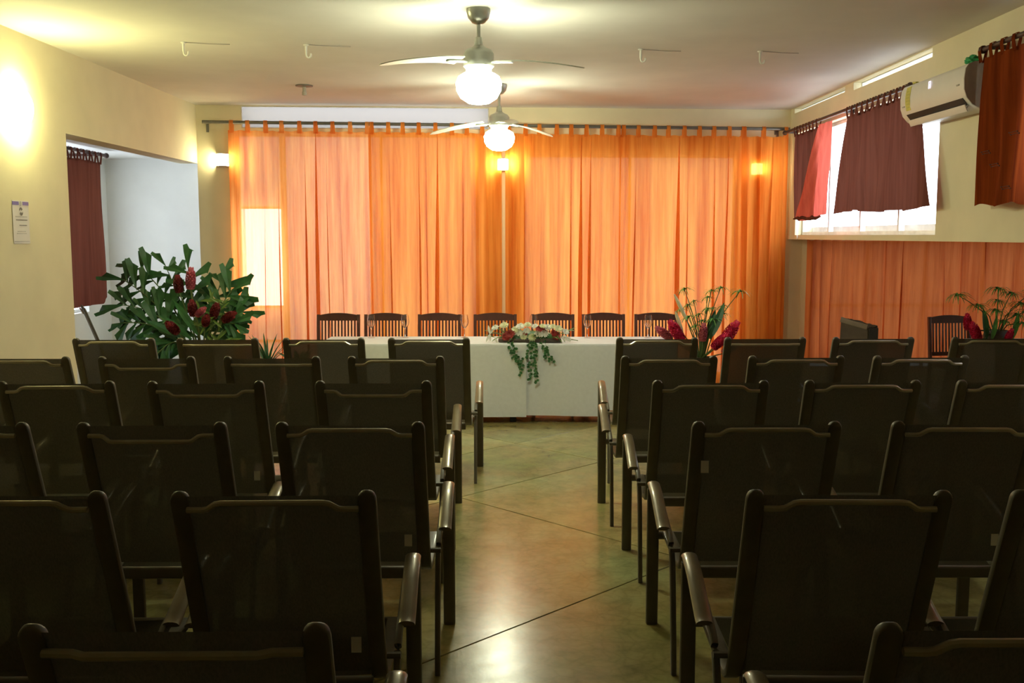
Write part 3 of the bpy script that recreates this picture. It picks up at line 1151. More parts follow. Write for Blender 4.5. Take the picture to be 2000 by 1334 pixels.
t = thing('wall_sconce', 'glowing domed wall sconce high on the yellow left wall above the notice', 'lamp', (XL + .002, 7.25, 2.68), 0, 'wall sconces')
bm = bmesh.new()
sweep(bm, [(0, 0, 0), (.012, 0, 0)], circ(.085, 24))
finish('back_plate', bm, 'plastic_grey', t)
bm = bmesh.new()
bmesh.ops.create_uvsphere(bm, u_segments=24, v_segments=14, radius=1)
bmesh.ops.bisect_plane(bm, geom=list(bm.verts) + list(bm.edges) + list(bm.faces), plane_co=(0, 0, 0), plane_no=(-1, 0, 0), clear_outer=True)
for v in bm.verts:
    v.co = V((.02 + v.co.x * .10, v.co.y * .12, v.co.z * .155))
finish('glass_dome', bm, 'sconce_glow', t)
bn = (BN.x, BN.y)
for s, z, lab in ((.285, 2.62, 'small lit sconce on the back wall left of the orange curtains'), (3.46, 2.58, 'small lit sconce seen through the gap between the orange curtains'),
                  (6.45, 2.54, 'lit sconce hidden behind the rust-orange curtain, shining through as a spot')):
    p = back(s, z, .002)
    sconce((p.x, p.y, p.z), bn, lab, 'sconce_dim_glow' if s > 6 else 'sconce_back_glow', .13, .15)


# ------------------------------------------------------------------ ceiling fans
def fan(x, y, zc, zblade, ang, label, glow, drop_pole):
    t = thing('ceiling_fan', label, 'fan', (x, y, zc), 0, 'ceiling fans')
    zb = zblade - zc
    bm = bmesh.new()
    lathe(bm, [(.001, -.001), (.078, -.001), (.078, -.02), (.068, -.06), (.04, -.09), (.014, -.10), (.001, -.10)], 28)
    finish('canopy', bm, 'fan_metal', t)
    bm = bmesh.new()
    sweep(bm, [(0, 0, -.09), (0, 0, zb + .10)], circ(.0125, 12), up=(0, 1, 0))
    finish('downrod', bm, 'fan_metal', t)
    bm = bmesh.new()
    lathe(bm, [(.001, zb + .16), (.022, zb + .15), (.03, zb + .10), (.05, zb + .085), (.085, zb + .07), (.10, zb + .045), (.10, zb - .035), (.085, zb - .05), (.001, zb - .05)], 28)
    finish('motor', bm, 'fan_metal', t)
    for k in range(3):
        a = ang + k * 2 * PI / 3
        bm = bmesh.new()
        n = 14
        prev = None
        for i in range(n + 1):
            u = i / n
            r = .15 + .58 * u
            hw = .066 * (1 - .30 * u) * (1 if u < .85 else math.sqrt(max(.02, 1 - ((u - .85) / .15) ** 2)))
            zz = zb - .01 - .085 * u ** 1.6
            tilt = .20 * (1 - .5 * u)
            L = [V((r, s * hw, zz + s * hw * tilt + dz)) for s, dz in ((-1, 0), (1, 0), (1, .006), (-1, .006))]
            rot = Matrix.Rotation(a, 4, 'Z')
            vs = [bm.verts.new(rot @ p) for p in L]
            if prev:
                for q in range(4):
                    bm.faces.new((prev[q], prev[(q + 1) % 4], vs[(q + 1) % 4], vs[q]))
            else:
                bm.faces.new(vs)
            prev = vs
        bm.faces.new(list(reversed(prev)))
        bl = finish('blade', bm, 'fan', t)
        b2 = bmesh.new()
        rot = Matrix.Rotation(a, 4, 'Z')
        sweep(b2, [rot @ V((.08, 0, zb - .012)), rot @ V((.15, 0, zb - .014)), rot @ V((.24, 0, zb - .022))], rrect(.05, .012, .004), scales=[(.6, 1), (1, 1), (.8, .8)])
        finish('blade_iron', b2, 'fan_metal', bl)
    bm = bmesh.new()
    lathe(bm, [(.001, zb - .05), (.085, zb - .05), (.085, zb - .075), (.001, zb - .076)], 24)
    finish('light_fitter', bm, 'fan_metal', t)
    bm = bmesh.new()
    lathe(bm, [(.001, zb - .078), (.10, zb - .078), (.135, zb - .10), (.15, zb - .14), (.145, zb - .19), (.12, zb - .235), (.07, zb - .268), (.001, zb - .28)], 28)
    finish('lamp_bowl', bm, glow, t)
    return t


fan(-.215, 6.65, ZC, 2.90, math.radians(-24), 'nearer white ceiling fan with glaring bowl light over the aisle', 'fan_glow', .2)
fan(-.122, 9.9, ZC, 2.87, math.radians(42), 'farther white ceiling fan with bowl light before the orange curtains', 'fan2_glow', .2)


# ------------------------------------------------------------------ small things on the ceiling
def hook(x, y, label):
    t = thing('ceiling_hook', label, 'hook', (x, y, ZC), 0, 'white ceiling hooks')
    bm = bmesh.new()
    lathe(bm, [(.001, -.001), (.022, -.001), (.022, -.008), (.010, -.014), (.009, -.07), (.001, -.072)], 14)
    finish('stem', bm, 'plastic', t)
    bm = bmesh.new()
    pts = [(0, 0, -.06)] + [(.018 - .018 * math.cos(a), 0, -.078 - .022 * math.sin(a)) for a in [PI * k / 8 for k in range(10)]]
    sweep(bm, pts, circ(.007, 8), up=(0, 1, 0))
    finish('curl', bm, 'plastic', t)
    bm = bmesh.new()
    sweep(bm, [(.02, 0, -.004), (.2, .05, -.006), (.33, .08, -.004)], circ(.003, 6))
    finish('wire', bm, 'plastic_grey', t)
    return t


hook(-2.49, 7.75, 'white ceiling hook nearest the left wall')
hook(-1.58, 7.85, 'white ceiling hook second from the left wall')
hook(1.02, 8.06, 'white ceiling hook just right of the fans')
hook(1.985, 8.15, 'white ceiling hook nearest the bright right window')
t = thing('ceiling_spout', 'grey metal plate with a short spout on the ceiling near the back wall', 'fitting', (-2.03, 9.95, ZC))
bm = bmesh.new()
lathe(bm, [(.001, -.001), (.085, -.001), (.085, -.010), (.03, -.018), (.001, -.018)], 20)
finish('plate', bm, 'steel', t)
bm = bmesh.new()
lathe(bm, [(.001, -.016), (.018, -.016), (.018, -.06), (.024, -.065), (.024, -.095), (.001, -.1)], 14)
finish('spout', bm, 'plastic_grey', t)


# ------------------------------------------------------------------ air conditioner
def aircon():
    t = thing('air_conditioner', 'white split air conditioner on the right wall beside the rust red curtain', 'air conditioner', (XR - .003, 7.435, 2.62))
    L = .555
    # profile in (distance from wall, height)
    prof = [(0, 0), (.10, .0), (.155, .03), (.195, .075), (.214, .13), (.218, .20), (.21, .27), (.19, .30), (.15, .315), (0, .315)]
    bm = bmesh.new()
    A = [bm.verts.new((-d, -L, z)) for d, z in prof]
    B = [bm.verts.new((-d, L, z)) for d, z in prof]
    n = len(prof)
    for k in range(n):
        bm.faces.new((A[k], A[(k + 1) % n], B[(k + 1) % n], B[k]))
    bm.faces.new(A)
    bm.faces.new(list(reversed(B)))
    finish('body', bm, 'plastic', t)
    bm = bmesh.new()                                        # near end cap
    A = [bm.verts.new((-d * 1.015, -L - .012, z * 1.0)) for d, z in prof]
    B = [bm.verts.new((-d * 1.015, -L - .0005, z * 1.0)) for d, z in prof]
    for k in range(n):
        bm.faces.new((A[k], A[(k + 1) % n], B[(k + 1) % n], B[k]))
    bm.faces.new(A)
    bm.faces.new(list(reversed(B)))
    finish('end_cap', bm, 'plastic_grey', t)
    bm = bmesh.new()
    # dark outlet along the lower front bevel
    q = [(-.158, .033), (-.197, .08)]
    nrm = V((-.78, 0, -.62))
    vs = []
    for y in (-L + .05, L - .09):
        for d, z in q:
            vs.append(bm.verts.new(V((d, y, z)) + nrm * .002))
    bm.faces.new((vs[0], vs[1], vs[3], vs[2]))
    r = bmesh.ops.extrude_face_region(bm, geom=list(bm.faces))
    bmesh.ops.translate(bm, verts=[e for e in r['geom'] if isinstance(e, bmesh.types.BMVert)], vec=nrm * .003)
    finish('air_outlet', bm, 'black', t, smooth=False)
    bm = bmesh.new()
    sweep(bm, [(-.172, -L + .05, .012), (-.172, L - .09, .012)], rrect(.006, .05, .002), up=(-.45, 0, 1))
    fl = finish('louver_flap', bm, 'plastic', t)
    for y in (-L + .05, 0, L - .09):
        b2 = bmesh.new()
        sweep(b2, [(-.150, y, .045), (-.170, y, .012)], rrect(.012, .006, .002), up=(0, 1, 0))
        finish('flap_arm', b2, 'plastic_grey', fl)
    bm = bmesh.new()
    prev = None
    for k in range(9):                                      # follow the curved front
        z = .105 + .178 * k / 8
        x = -.2205 + .0125 * (abs(z - .195) / .09) ** 2
        vs = [bm.verts.new((x, y, z)) for y in (L - .19, L - .105)] + [bm.verts.new((x + .004, y, z)) for y in (L - .105, L - .19)]
        if prev:
            for q in range(4):
                bm.faces.new((prev[q], prev[(q + 1) % 4], vs[(q + 1) % 4], vs[q]))
        else:
            bm.faces.new(vs)
        prev = vs
    bm.faces.new(list(reversed(prev)))
    lb = finish('energy_label', bm, 'label', t, smooth=False)
    lb['label'] = 'yellow energy label strip'
    for k in range(6):
        b2 = bmesh.new()
        z = .125 + .024 * k
        x = -.2212 + .0125 * (abs(z + .003 - .195) / .09) ** 2
        box(b2, x - .001, x, L - .18, L - .125, z, z + .006)
        finish('print_line', b2, 'centre', lb, smooth=False)
    bm = bmesh.new()
    sweep(bm, [(-.15, L - .15, .318), (-.16, L - .12, .322), (-.15, L - .10, .318)], rrect(.03, .012, .004))
    finish('sticker_tab', bm, 'label', t)
    # lit digit on the front panel
    d = thing_part('display', t)
    x = -.2205
    for (ya, za, yb, zb) in ((.0, .0, .0, .05), (-.026, .0, -.026, .05), (.0, .05, -.026, .05), (.0, .025, -.026, .025)):
        b2 = bmesh.new()
        sweep(b2, [(x, .02 + ya - za * .1, .215 + za), (x, .02 + yb - zb * .1, .215 + zb)], rrect(.006, .004, .001, 2), up=(-1, 0, 0))
        finish('digit_stroke', b2, 'led', d)
    for y, z in ((L - .06, .135), (-L + .10, .165)):
        bm = bmesh.new()
        box(bm, -.2215, -.2165, y - .03, y + .01, z, z + .010)
        finish('small_badge', bm, 'plastic_grey', t, smooth=False)
    return t


def thing_part(name, parent):
    o = bpy.data.objects.new(name, None)
    COL.objects.link(o)
    o.parent = parent
    return o


aircon()
# green scrap on top of the unit
bm = bmesh.new()
bmesh.ops.create_icosphere(bm, subdivisions=3, radius=.05)
rn = random.Random(4)
for v in bm.verts:
    k = 1 + rn.uniform(-.22, .22)
    v.co = V((v.co.x * k * .9, v.co.y * k * 1.25, v.co.z * k * .62))
tag(finish('green_scrap', bm, 'green_bag', loc=(XR - .10, 7.03, 2.968)), 'crumpled green scrap lying on top of the air conditioner', 'scrap')


# ------------------------------------------------------------------ notice on the left wall
t = thing('paper_notice', 'white paper notice with violet band pinned on the yellow left wall', 'notice', (XL + .003, 7.25, 1.87), math.radians(0))


def npart(name, m, y0, y1, z0, z1, x=.002, parent=None):
    bm = bmesh.new()
    box(bm, x - .0012, x, y0, y1, z0, z1)
    return finish(name, bm, m, parent or t, smooth=False)


npart('sheet', 'paper', -.12, .12, -.155, .155, .002)
npart('violet_band', 'violet', -.12, -.025, .122, .147, .0035)
npart('violet_band', 'violet', .03, .12, .122, .147, .0035)
bm = bmesh.new()
for k in range(2):
    c0 = [bm.verts.new((.0038, .028 * math.cos(a) + (.004 if k else 0), .076 + .030 * math.sin(a))) for a in [PI * (.15 + k) + PI * .75 * j / 8 for j in range(9)]]
    c1 = [bm.verts.new((.0038, .012 * math.cos(a) + (.012 if k else -.008), .076 + .016 * math.sin(a) + (.006 if k else -.002))) for a in [PI * (.15 + k) + PI * .75 * j / 8 for j in range(9)]]
    for j in range(8):
        bm.faces.new((c0[j], c0[j + 1], c1[j + 1], c1[j]))
finish('round_emblem', bm, 'ink', t, smooth=False)
bm = bmesh.new()
lathe(bm, [(.001, 0), (.018, 0), (.018, .001), (.001, .001)], 16)
bmesh.ops.rotate(bm, verts=bm.verts, cent=(0, 0, 0), matrix=Matrix.Rotation(PI / 2, 3, 'Y'))
bmesh.ops.translate(bm, verts=bm.verts, vec=(.0026, .0, .132))
finish('small_seal', bm, 'ink_pale', t, smooth=False)
for y0, y1, z, m in ((-.075, .09, .012, 'ink'), (-.03, .08, -.026, 'ink'), (-.08, .09, .036, 'ink_pale'), (-.06, .06, -.07, 'ink_pale'), (-.07, .07, -.085, 'ink_pale'), (-.11, .11, -.142, 'ink_pale')):
    npart('text_line', m, y0, y1, z, z + .006, .0034)


# ------------------------------------------------------------------ carton with open top
def carton():
    t = thing('tall_carton', 'tall grey-brown carton with ragged open top before the orange screen', 'carton', (3.37, 9.62, 0), math.radians(-44))
    bm = bmesh.new()
    a, b, h = .135, .11, .92
    top = []
    n = 10
    lo = [(-a - .02, -b - .02), (a + .02, -b - .02), (a + .02, b + .02), (-a - .02, b + .02)]
    hi = [(-a, -b), (a, -b), (a, b), (-a, b)]
    rn = random.Random(9)
    ring0, ring1 = [], []
    for k in range(4):
        p, q = lo[k], lo[(k + 1) % 4]
        r, s = hi[k], hi[(k + 1) % 4]
        for i in range(n):
            u = i / n
            ring0.append(bm.verts.new((p[0] + (q[0] - p[0]) * u, p[1] + (q[1] - p[1]) * u, 0)))
            x = r[0] + (s[0] - r[0]) * u
            z = h + .03 * (-x / a) + rn.uniform(-.006, .010)
            ring1.append(bm.verts.new((x, r[1] + (s[1] - r[1]) * u, z)))
    m_ = len(ring0)
    for k in range(m_):
        bm.faces.new((ring0[k], ring0[(k + 1) % m_], ring1[(k + 1) % m_], ring1[k]))
    bm.faces.new(list(reversed(ring0)))
    bmesh.ops.solidify(bm, geom=list(bm.faces), thickness=.006)
    finish('carton_wall', bm, 'carton', t, smooth=False)
    bm = bmesh.new()
    sweep(bm, [(-a, -b - .004, h + .035), (0, -b - .010, h + .004), (a, -b - .004, h - .025)], rrect(.012, .05, .003), up=(0, 0, 1))
    finish('torn_flap', bm, 'carton', t)
    bm = bmesh.new()
    box(bm, a + .006, a + .012, -b + .008, b - .008, .60, .875)
    finish('dark_panel', bm, 'carton_in', t, smooth=False)
    return t


carton()


# ------------------------------------------------------------------ plants and flowers
def leaf_mesh(key, m, length, width, droop, kind='lance', seg=7, fold=.25):
    bm = bmesh.new()
    rows = []
    for i in range(seg + 1):
        u = i / seg
        if kind == 'lance':
            w = width * math.sin(PI * min(1, u * .96 + .04)) ** .8
        elif kind == 'blade':
            w = width * (1 - u) ** .5 * (.6 + .4 * min(1, u * 5))
        else:                                            # fishtail: widens to a ragged end
            w = width * (.12 + .88 * u ** 1.1)
        z = -droop * u * u
        rows.append([bm.verts.new((-w / 2, length * u, z)), bm.verts.new((0, length * u, z - fold * w)), bm.verts.new((w / 2, length * u, z))])
    if kind == 'fish':                                   # jagged tips
        a, b, c = rows[-1]
        a.co.y += length * .22
        c.co.y -= length * .16
        b.co.y += length * .04
    for i in range(seg):
        for k in range(2):
            bm.faces.new((rows[i][k], rows[i][k + 1], rows[i + 1][k + 1], rows[i + 1][k]))
    if kind == 'fish':
        b = rows[-1][1]
        a = rows[-1][0]
        t1 = bm.verts.new((-.15 * width, length * 1.28, -droop * 1.3))
        bm.faces.new((a, b, t1))
    mesh_of(key, bm, m)


leaf_mesh('fishL', 'leaf', .20, .10, .05, 'fish')
leaf_mesh('fishS', 'leaf', .13, .075, .03, 'fish')
leaf_mesh('lanceL', 'leaf', .36, .075, .10, 'lance')
leaf_mesh('lance_light', 'leaf_l', .40, .085, .08, 'lance')
leaf_mesh('lance_mid', 'leaf', .42, .07, .08, 'lance')
leaf_mesh('blade', 'leaf', .34, .030, .10, 'blade')
leaf_mesh('ivy', 'leaf', .030, .028, .006, 'lance', 4)
leaf_mesh('fern', 'leaf_y', .16, .028, .06, 'lance', 5)


def ginger_mesh(key, m, h, r, seed=1):
    bm = bmesh.new()
    rn = random.Random(seed)
    lathe(bm, [(.001, 0), (r * .5, h * .05), (r * .62, h * .4), (r * .4, h * .8), (.002, h)], 10)
    rows = 11
    for j in range(rows):
        v = j / (rows - 1)
        z = h * (.02 + .88 * v)
        rr = r * (.55 + .42 * math.sin(PI * min(1, .18 + .8 * v)))
        if v > .8:
            rr *= .75
        n = 9 if v < .8 else 6
        for k in range(n):
            a = 2 * PI * (k + .5 * (j % 2)) / n + rn.uniform(-.1, .1)
            d = V((math.cos(a), math.sin(a), 0))
            s = V((-d.y, d.x, 0))
            w = r * .34
            p0 = d * (r * .4) + V((0, 0, z))
            tip = d * rr + V((0, 0, z + h * .12))
            mid = d * (rr * .95) + V((0, 0, z + h * .03))
            vs = [bm.verts.new(p0 - s * w * .6), bm.verts.new(mid - s * w), bm.verts.new(tip), bm.verts.new(mid + s * w), bm.verts.new(p0 + s * w * .6)]
            bm.faces.new(vs)
    mesh_of(key, bm, m)


ginger_mesh('ginger', 'ginger', .19, .045, 1)
ginger_mesh('ginger_pink', 'ginger_pink', .17, .040, 2)
ginger_mesh('ginger_dark', 'ginger_dark', .17, .048, 3)


def papyrus_mesh(key, m, n, L, droop, seed):
    bm = bmesh.new()
    rn = random.Random(seed)
    for k in range(n):
        a = 2 * PI * k / n + rn.uniform(-.15, .15)
        e = rn.uniform(.15, .75)
        d = V((math.cos(a) * math.cos(e), math.sin(a) * math.cos(e), math.sin(e)))
        s = V((-math.sin(a), math.cos(a), 0))
        LL = L * rn.uniform(.7, 1.15)
        prev = None
        for i in range(5):
            u = i / 4
            p = d * (LL * u) + V((0, 0, -droop * LL * u * u))
            w = .0095 * (1 - u * .8)
            vs = (bm.verts.new(p - s * w), bm.verts.new(p + s * w))
            if prev:
                bm.faces.new((prev[0], prev[1], vs[1], vs[0]))
            prev = vs
    mesh_of(key, bm, m)


papyrus_mesh('papyrus', 'leaf_l', 18, .15, .7, 1)
papyrus_mesh('papyrus_dense', 'leaf_l', 26, .17, .8, 2)


def stem_obj(parent, pts, r, m='stem', name='stem'):
    bm = bmesh.new()
    n = len(pts)
    sweep(bm, pts, circ(r, 6), up=(.3, .8, .1), scales=[1 - .5 * k / (n - 1) for k in range(n)])
    return finish(name, bm, m, parent)


def put(parent, name, key, origin, direction, normal=(0, 0, 1), scale=1.0):
    mw = basis(origin, direction, normal) @ Matrix.Diagonal((scale, scale, scale, 1))
    return link_mesh(name, MESH[key], parent, mw)


def put_up(parent, name, key, origin, axis, scale=1.0):
    """mesh built along +Z, laid along axis"""
    q = V((0, 0, 1)).rotation_difference(V(axis).normalized())
    mw = Matrix.Translation(origin) @ q.to_matrix().to_4x4() @ Matrix.Diagonal((scale, scale, scale, 1))
    return link_mesh(name, MESH[key], parent, mw)


def vase(parent, prof, m='terra', z=0):
    bm = bmesh.new()
    lathe(bm, [(r, h + z) for r, h in prof], 20)
    return finish('vase', bm, m, parent)


def arc(a, b, bow, n=7):
    a, b = V(a), V(b)
    return [a.lerp(b, k / n) + V((0, 0, bow * math.sin(PI * k / n))) for k in range(n + 1)]


# big fishtail palm and ginger arrangement left of the tables
def left_arrangement():
    t = thing('fishtail_arrangement', 'tall arrangement of fishtail palm leaves and red ginger left of the curtains', 'plant', (-3.08, 9.8, 0))
    vase(t, [(.001, 0), (.15, 0), (.17, .03), (.14, .3), (.12, .5), (.15, .62), (.16, .65), (.14, .65), (.11, .5), (.001, .48)])
    rn = random.Random(12)
    base = V((0, 0, .58))
    # frond tips measured in the plane that faces the room: (x, z, y)
    fronds = [((-.74, 1.34, .0), .10, 11), ((-.68, 1.47, .15), .16, 10), ((-.72, 1.10, -.1), .14, 11), ((-.70, .93, -.15), .12, 10), ((-.50, .68, -.2), .16, 9),
              ((-.36, 1.48, .1), .05, 9), ((-.10, 1.46, .0), .02, 8), ((.20, 1.36, .1), .04, 8), ((.34, 1.24, -.05), .10, 8), ((.44, 1.03, -.1), .12, 7), ((-.38, .60, -.25), .16, 8), ((.40, .92, -.2), .14, 6)]
    for (x, z, y), bow, n in fronds:
        n += 4
        pts = arc(base + V((x * .05, y * .1, -.02)), (x, y, z), bow)
        stem_obj(t, pts, .009)
        for k in range(n):
            u = .22 + .78 * k / (n - 1)
            i = min(len(pts) - 2, int(u * (len(pts) - 1)))
            p = pts[i].lerp(pts[i + 1], u * (len(pts) - 1) - i)
            d = (pts[i + 1] - pts[i]).normalized()
            side = d.cross(V((0, -1, .15))).normalized() * (1 if k % 2 else -1)
            if k == n - 1:
                side = V((0, 0, 0))
            dr = (d * .75 + side * .8 + V((0, rn.uniform(-.35, .2), -.25))).normalized()
            put(t, 'leaf', 'fishL' if rn.random() < .7 else 'fishS', p, dr, V((rn.uniform(-.3, .3), -1, .35)), rn.uniform(.85, 1.2))
    # broad pale leaves across the middle
    for (a, b) in (((-.42, -.25, 1.12), (.0, -.28, .78)), ((-.52, -.22, 1.02), (-.1, -.3, .80)), ((-.2, -.22, 1.20), (.05, -.25, .82))):
        put(t, 'leaf', 'lance_mid', b, V(a) - V(b), V((.2, -1, .5)), 1.0)
    for (x, z, y, key, ax, s) in ((-.135, 1.22, -.18, 'ginger_dark', (-.05, -.1, 1), 1.05), (-.035, 1.25, -.16, 'ginger_pink', (.1, -.1, 1), 1.3), (.02, 1.0, -.26, 'ginger_dark', (0, -.3, 1), 1.0),
                                  (.06, 1.01, -.30, 'ginger_pink', (.8, -.5, .6), .9), (-.12, .85, -.32, 'ginger_dark', (-.3, -.7, .6), 1.05), (.20, .98, -.25, 'ginger_dark', (.35, -.2, .9), 1.0),
                                  (.28, .95, -.2, 'ginger_dark', (.8, -.2, .5), 1.0), (.14, .92, -.3, 'ginger_dark', (.3, -.6, .6), .9)):
        stem_obj(t, [base, base.lerp(V((x, y, z)), .5) + V((0, .02, 0)), V((x, y, z))], .010)
        put_up(t, 'ginger_flower', key, V((x, y, z)), ax, s)
    for k in range(26):
        a = rn.uniform(-.4, PI + .4)
        e = rn.uniform(.1, 1.2)
        put(t, 'fern_leaf', 'fern', base + V((.14 + rn.uniform(-.10, .16), -.22 + rn.uniform(-.06, .06), .12 + rn.uniform(0, .45))), (math.cos(a) * .8, rn.uniform(-.6, .1), math.sin(e)), (0, -1, .4), rn.uniform(.8, 1.3))
    return t


left_arrangement()


# arrangement on the floor right of the tables: papyrus, pale spikes, crimson ginger
def papyrus_arrangement(name, label, loc, zb, heads, gingers, spikes, leaves, vase_prof, dense=False, lift=0.0):
    t = thing(name, label, 'plant', loc)
    vase(t, vase_prof)
    base = V((0, 0, zb))
    for (x, z, y, s) in heads:
        tip = V((x, y, z))
        pts = [base + V((x * .06, y * .06, -.05)), base.lerp(tip, .5) + V((-x * .12, 0, .02)), base.lerp(tip, .8) + V((-x * .05, 0, .015)), tip]
        stem_obj(t, pts, .006)
        put_up(t, 'papyrus_head', 'papyrus_dense' if dense else 'papyrus', tip, (x * .6, y * .4, 1), s)
    for (x, z, y, key, ax, s) in gingers:
        p = V((x, y, z))
        stem_obj(t, [base, base.lerp(p, .5), p], .009)
        put_up(t, 'ginger_flower', key, p, ax, s)
    for (x0, z0, x1, z1, y) in spikes:
        bm = bmesh.new()
        a, b = V((x0, y, z0)), V((x1, y, z1))
        sweep(bm, [a.lerp(b, k / 6) for k in range(7)], circ(.017, 8), up=(0, 1, .1), scales=[.6, .95, 1, 1, .95, .8, .35])
        finish('pale_flower_spike', bm, 'calla', t)
        stem_obj(t, [base, base.lerp(a, .6), a], .008)
    for (x0, z0, x1, z1, y, key, s) in leaves:
        put(t, 'leaf', key, V((x0, y, z0)), V((x1 - x0, -.05, z1 - z0)), (0.1, -1, .2), s)
    return t


papyrus_arrangement('papyrus_arrangement', 'tall papyrus and crimson ginger arrangement right of the head table', (1.80, 9.4, 0), .60,
                    [(-.17, 1.26, .0, .9), (-.12, 1.10, .1, .8), (-.03, 1.02, .0, .8), (.10, 1.24, .08, .8), (.17, 1.27, .0, .95), (.34, 1.24, -.05, 1.0), (.03, 1.08, -.1, .8), (.12, 1.07, .1, .8), (-.06, 1.14, .1, .7), (.20, 1.10, .0, .8), (.0, .96, .0, .8), (-.14, 1.00, -.05, .9), (.08, .98, -.1, .9), (.16, 1.0, .05, .9), (-.08, .92, -.1, .8), (.22, 1.02, .08, .8), (-.20, 1.06, .05, .8), (.06, 1.18, .05, .8)],
                    [(-.20, .78, -.1, 'ginger', (-.55, -.1, .85), 1.25), (-.30, .80, -.06, 'ginger_pink', (-.8, -.1, .6), 1.1), (-.02, .78, -.15, 'ginger_pink', (.05, -.1, 1), 1.05), (.07, .72, -.18, 'ginger', (.55, -.4, .65), 1.1), (.17, .76, -.12, 'ginger', (.5, -.1, .75), 1.35), (.18, .66, -.1, 'ginger_pink', (.75, -.1, .6), 1.15)],
                    [(-.16, .98, -.28, 1.22, -.08), (-.20, .86, -.27, 1.06, -.1)],
                    [(.06, .80, .19, 1.12, -.1, 'lanceL', 1.0), (.02, .76, .10, 1.0, -.05, 'lanceL', .9)],
                    [(.001, 0), (.11, 0), (.12, .02), (.075, .3), (.07, .5), (.095, .62), (.085, .62), (.06, .5), (.001, .48)])
papyrus_arrangement('papyrus_arrangement', 'bushy papyrus arrangement with red ginger on the side table beside the slat chair', (4.62, 9.45, .757), .10,
                    [(-.38, .44, .0, .95), (.0, .50, .0, 1.0), (-.16, .34, .05, .9), (.10, .46, -.05, .9), (.22, .36, .0, .9), (-.06, .30, -.1, .9), (.14, .26, -.1, .9), (.30, .28, .05, .9), (.04, .38, .08, .9), (.34, .48, .0, .9), (.02, .20, -.1, .8), (.20, .18, -.1, .8)],
                    [(-.24, .02, -.16, 'ginger', (-.5, -.3, .9), 1.15), (-.32, .12, -.1, 'ginger', (-.2, -.3, .9), .9), (.0, .01, -.2, 'ginger', (.1, -.4, .8), .8)],
                    [], [(-.14, .02, -.16, .32, -.1, 'lanceL', .85), (-.10, .02, -.06, .26, -.12, 'lance_light', .6), (.1, .02, .16, .3, -.1, 'lance_light', .7)],
                    [(.001, 0), (.10, 0), (.12, .05), (.10, .11), (.085, .11), (.001, .05)], dense=True)


# centrepiece on the head table
def mum_mesh(key, m, r, seed):
    bm = bmesh.new()
    rn = random.Random(seed)
    for j, (k_r, n, e) in enumerate(((1.0, 14, .15), (.8, 12, .5), (.55, 9, .9))):
        for k in range(n):
            a = 2 * PI * (k + .5 * j) / n + rn.uniform(-.08, .08)
            d = V((math.cos(a) * math.cos(e), math.sin(a) * math.cos(e), math.sin(e)))
            s = V((-math.sin(a), math.cos(a), 0))
            w = r * .17
            L = r * k_r * rn.uniform(.9, 1.08)
            vs = [bm.verts.new(d * (r * .05) - s * w * .4), bm.verts.new(d * (L * .7) - s * w + V((0, 0, .002))), bm.verts.new(d * L + V((0, 0, -.003))), bm.verts.new(d * (L * .7) + s * w + V((0, 0, .002))), bm.verts.new(d * (r * .05) + s * w * .4)]
            bm.faces.new(vs)
    mesh_of(key, bm, m)


mum_mesh('mum_white', 'petal', .05, 1)
mum_mesh('mum_cream', 'cream', .05, 2)
mum_mesh('mum_red', 'red_flower', .042, 3)


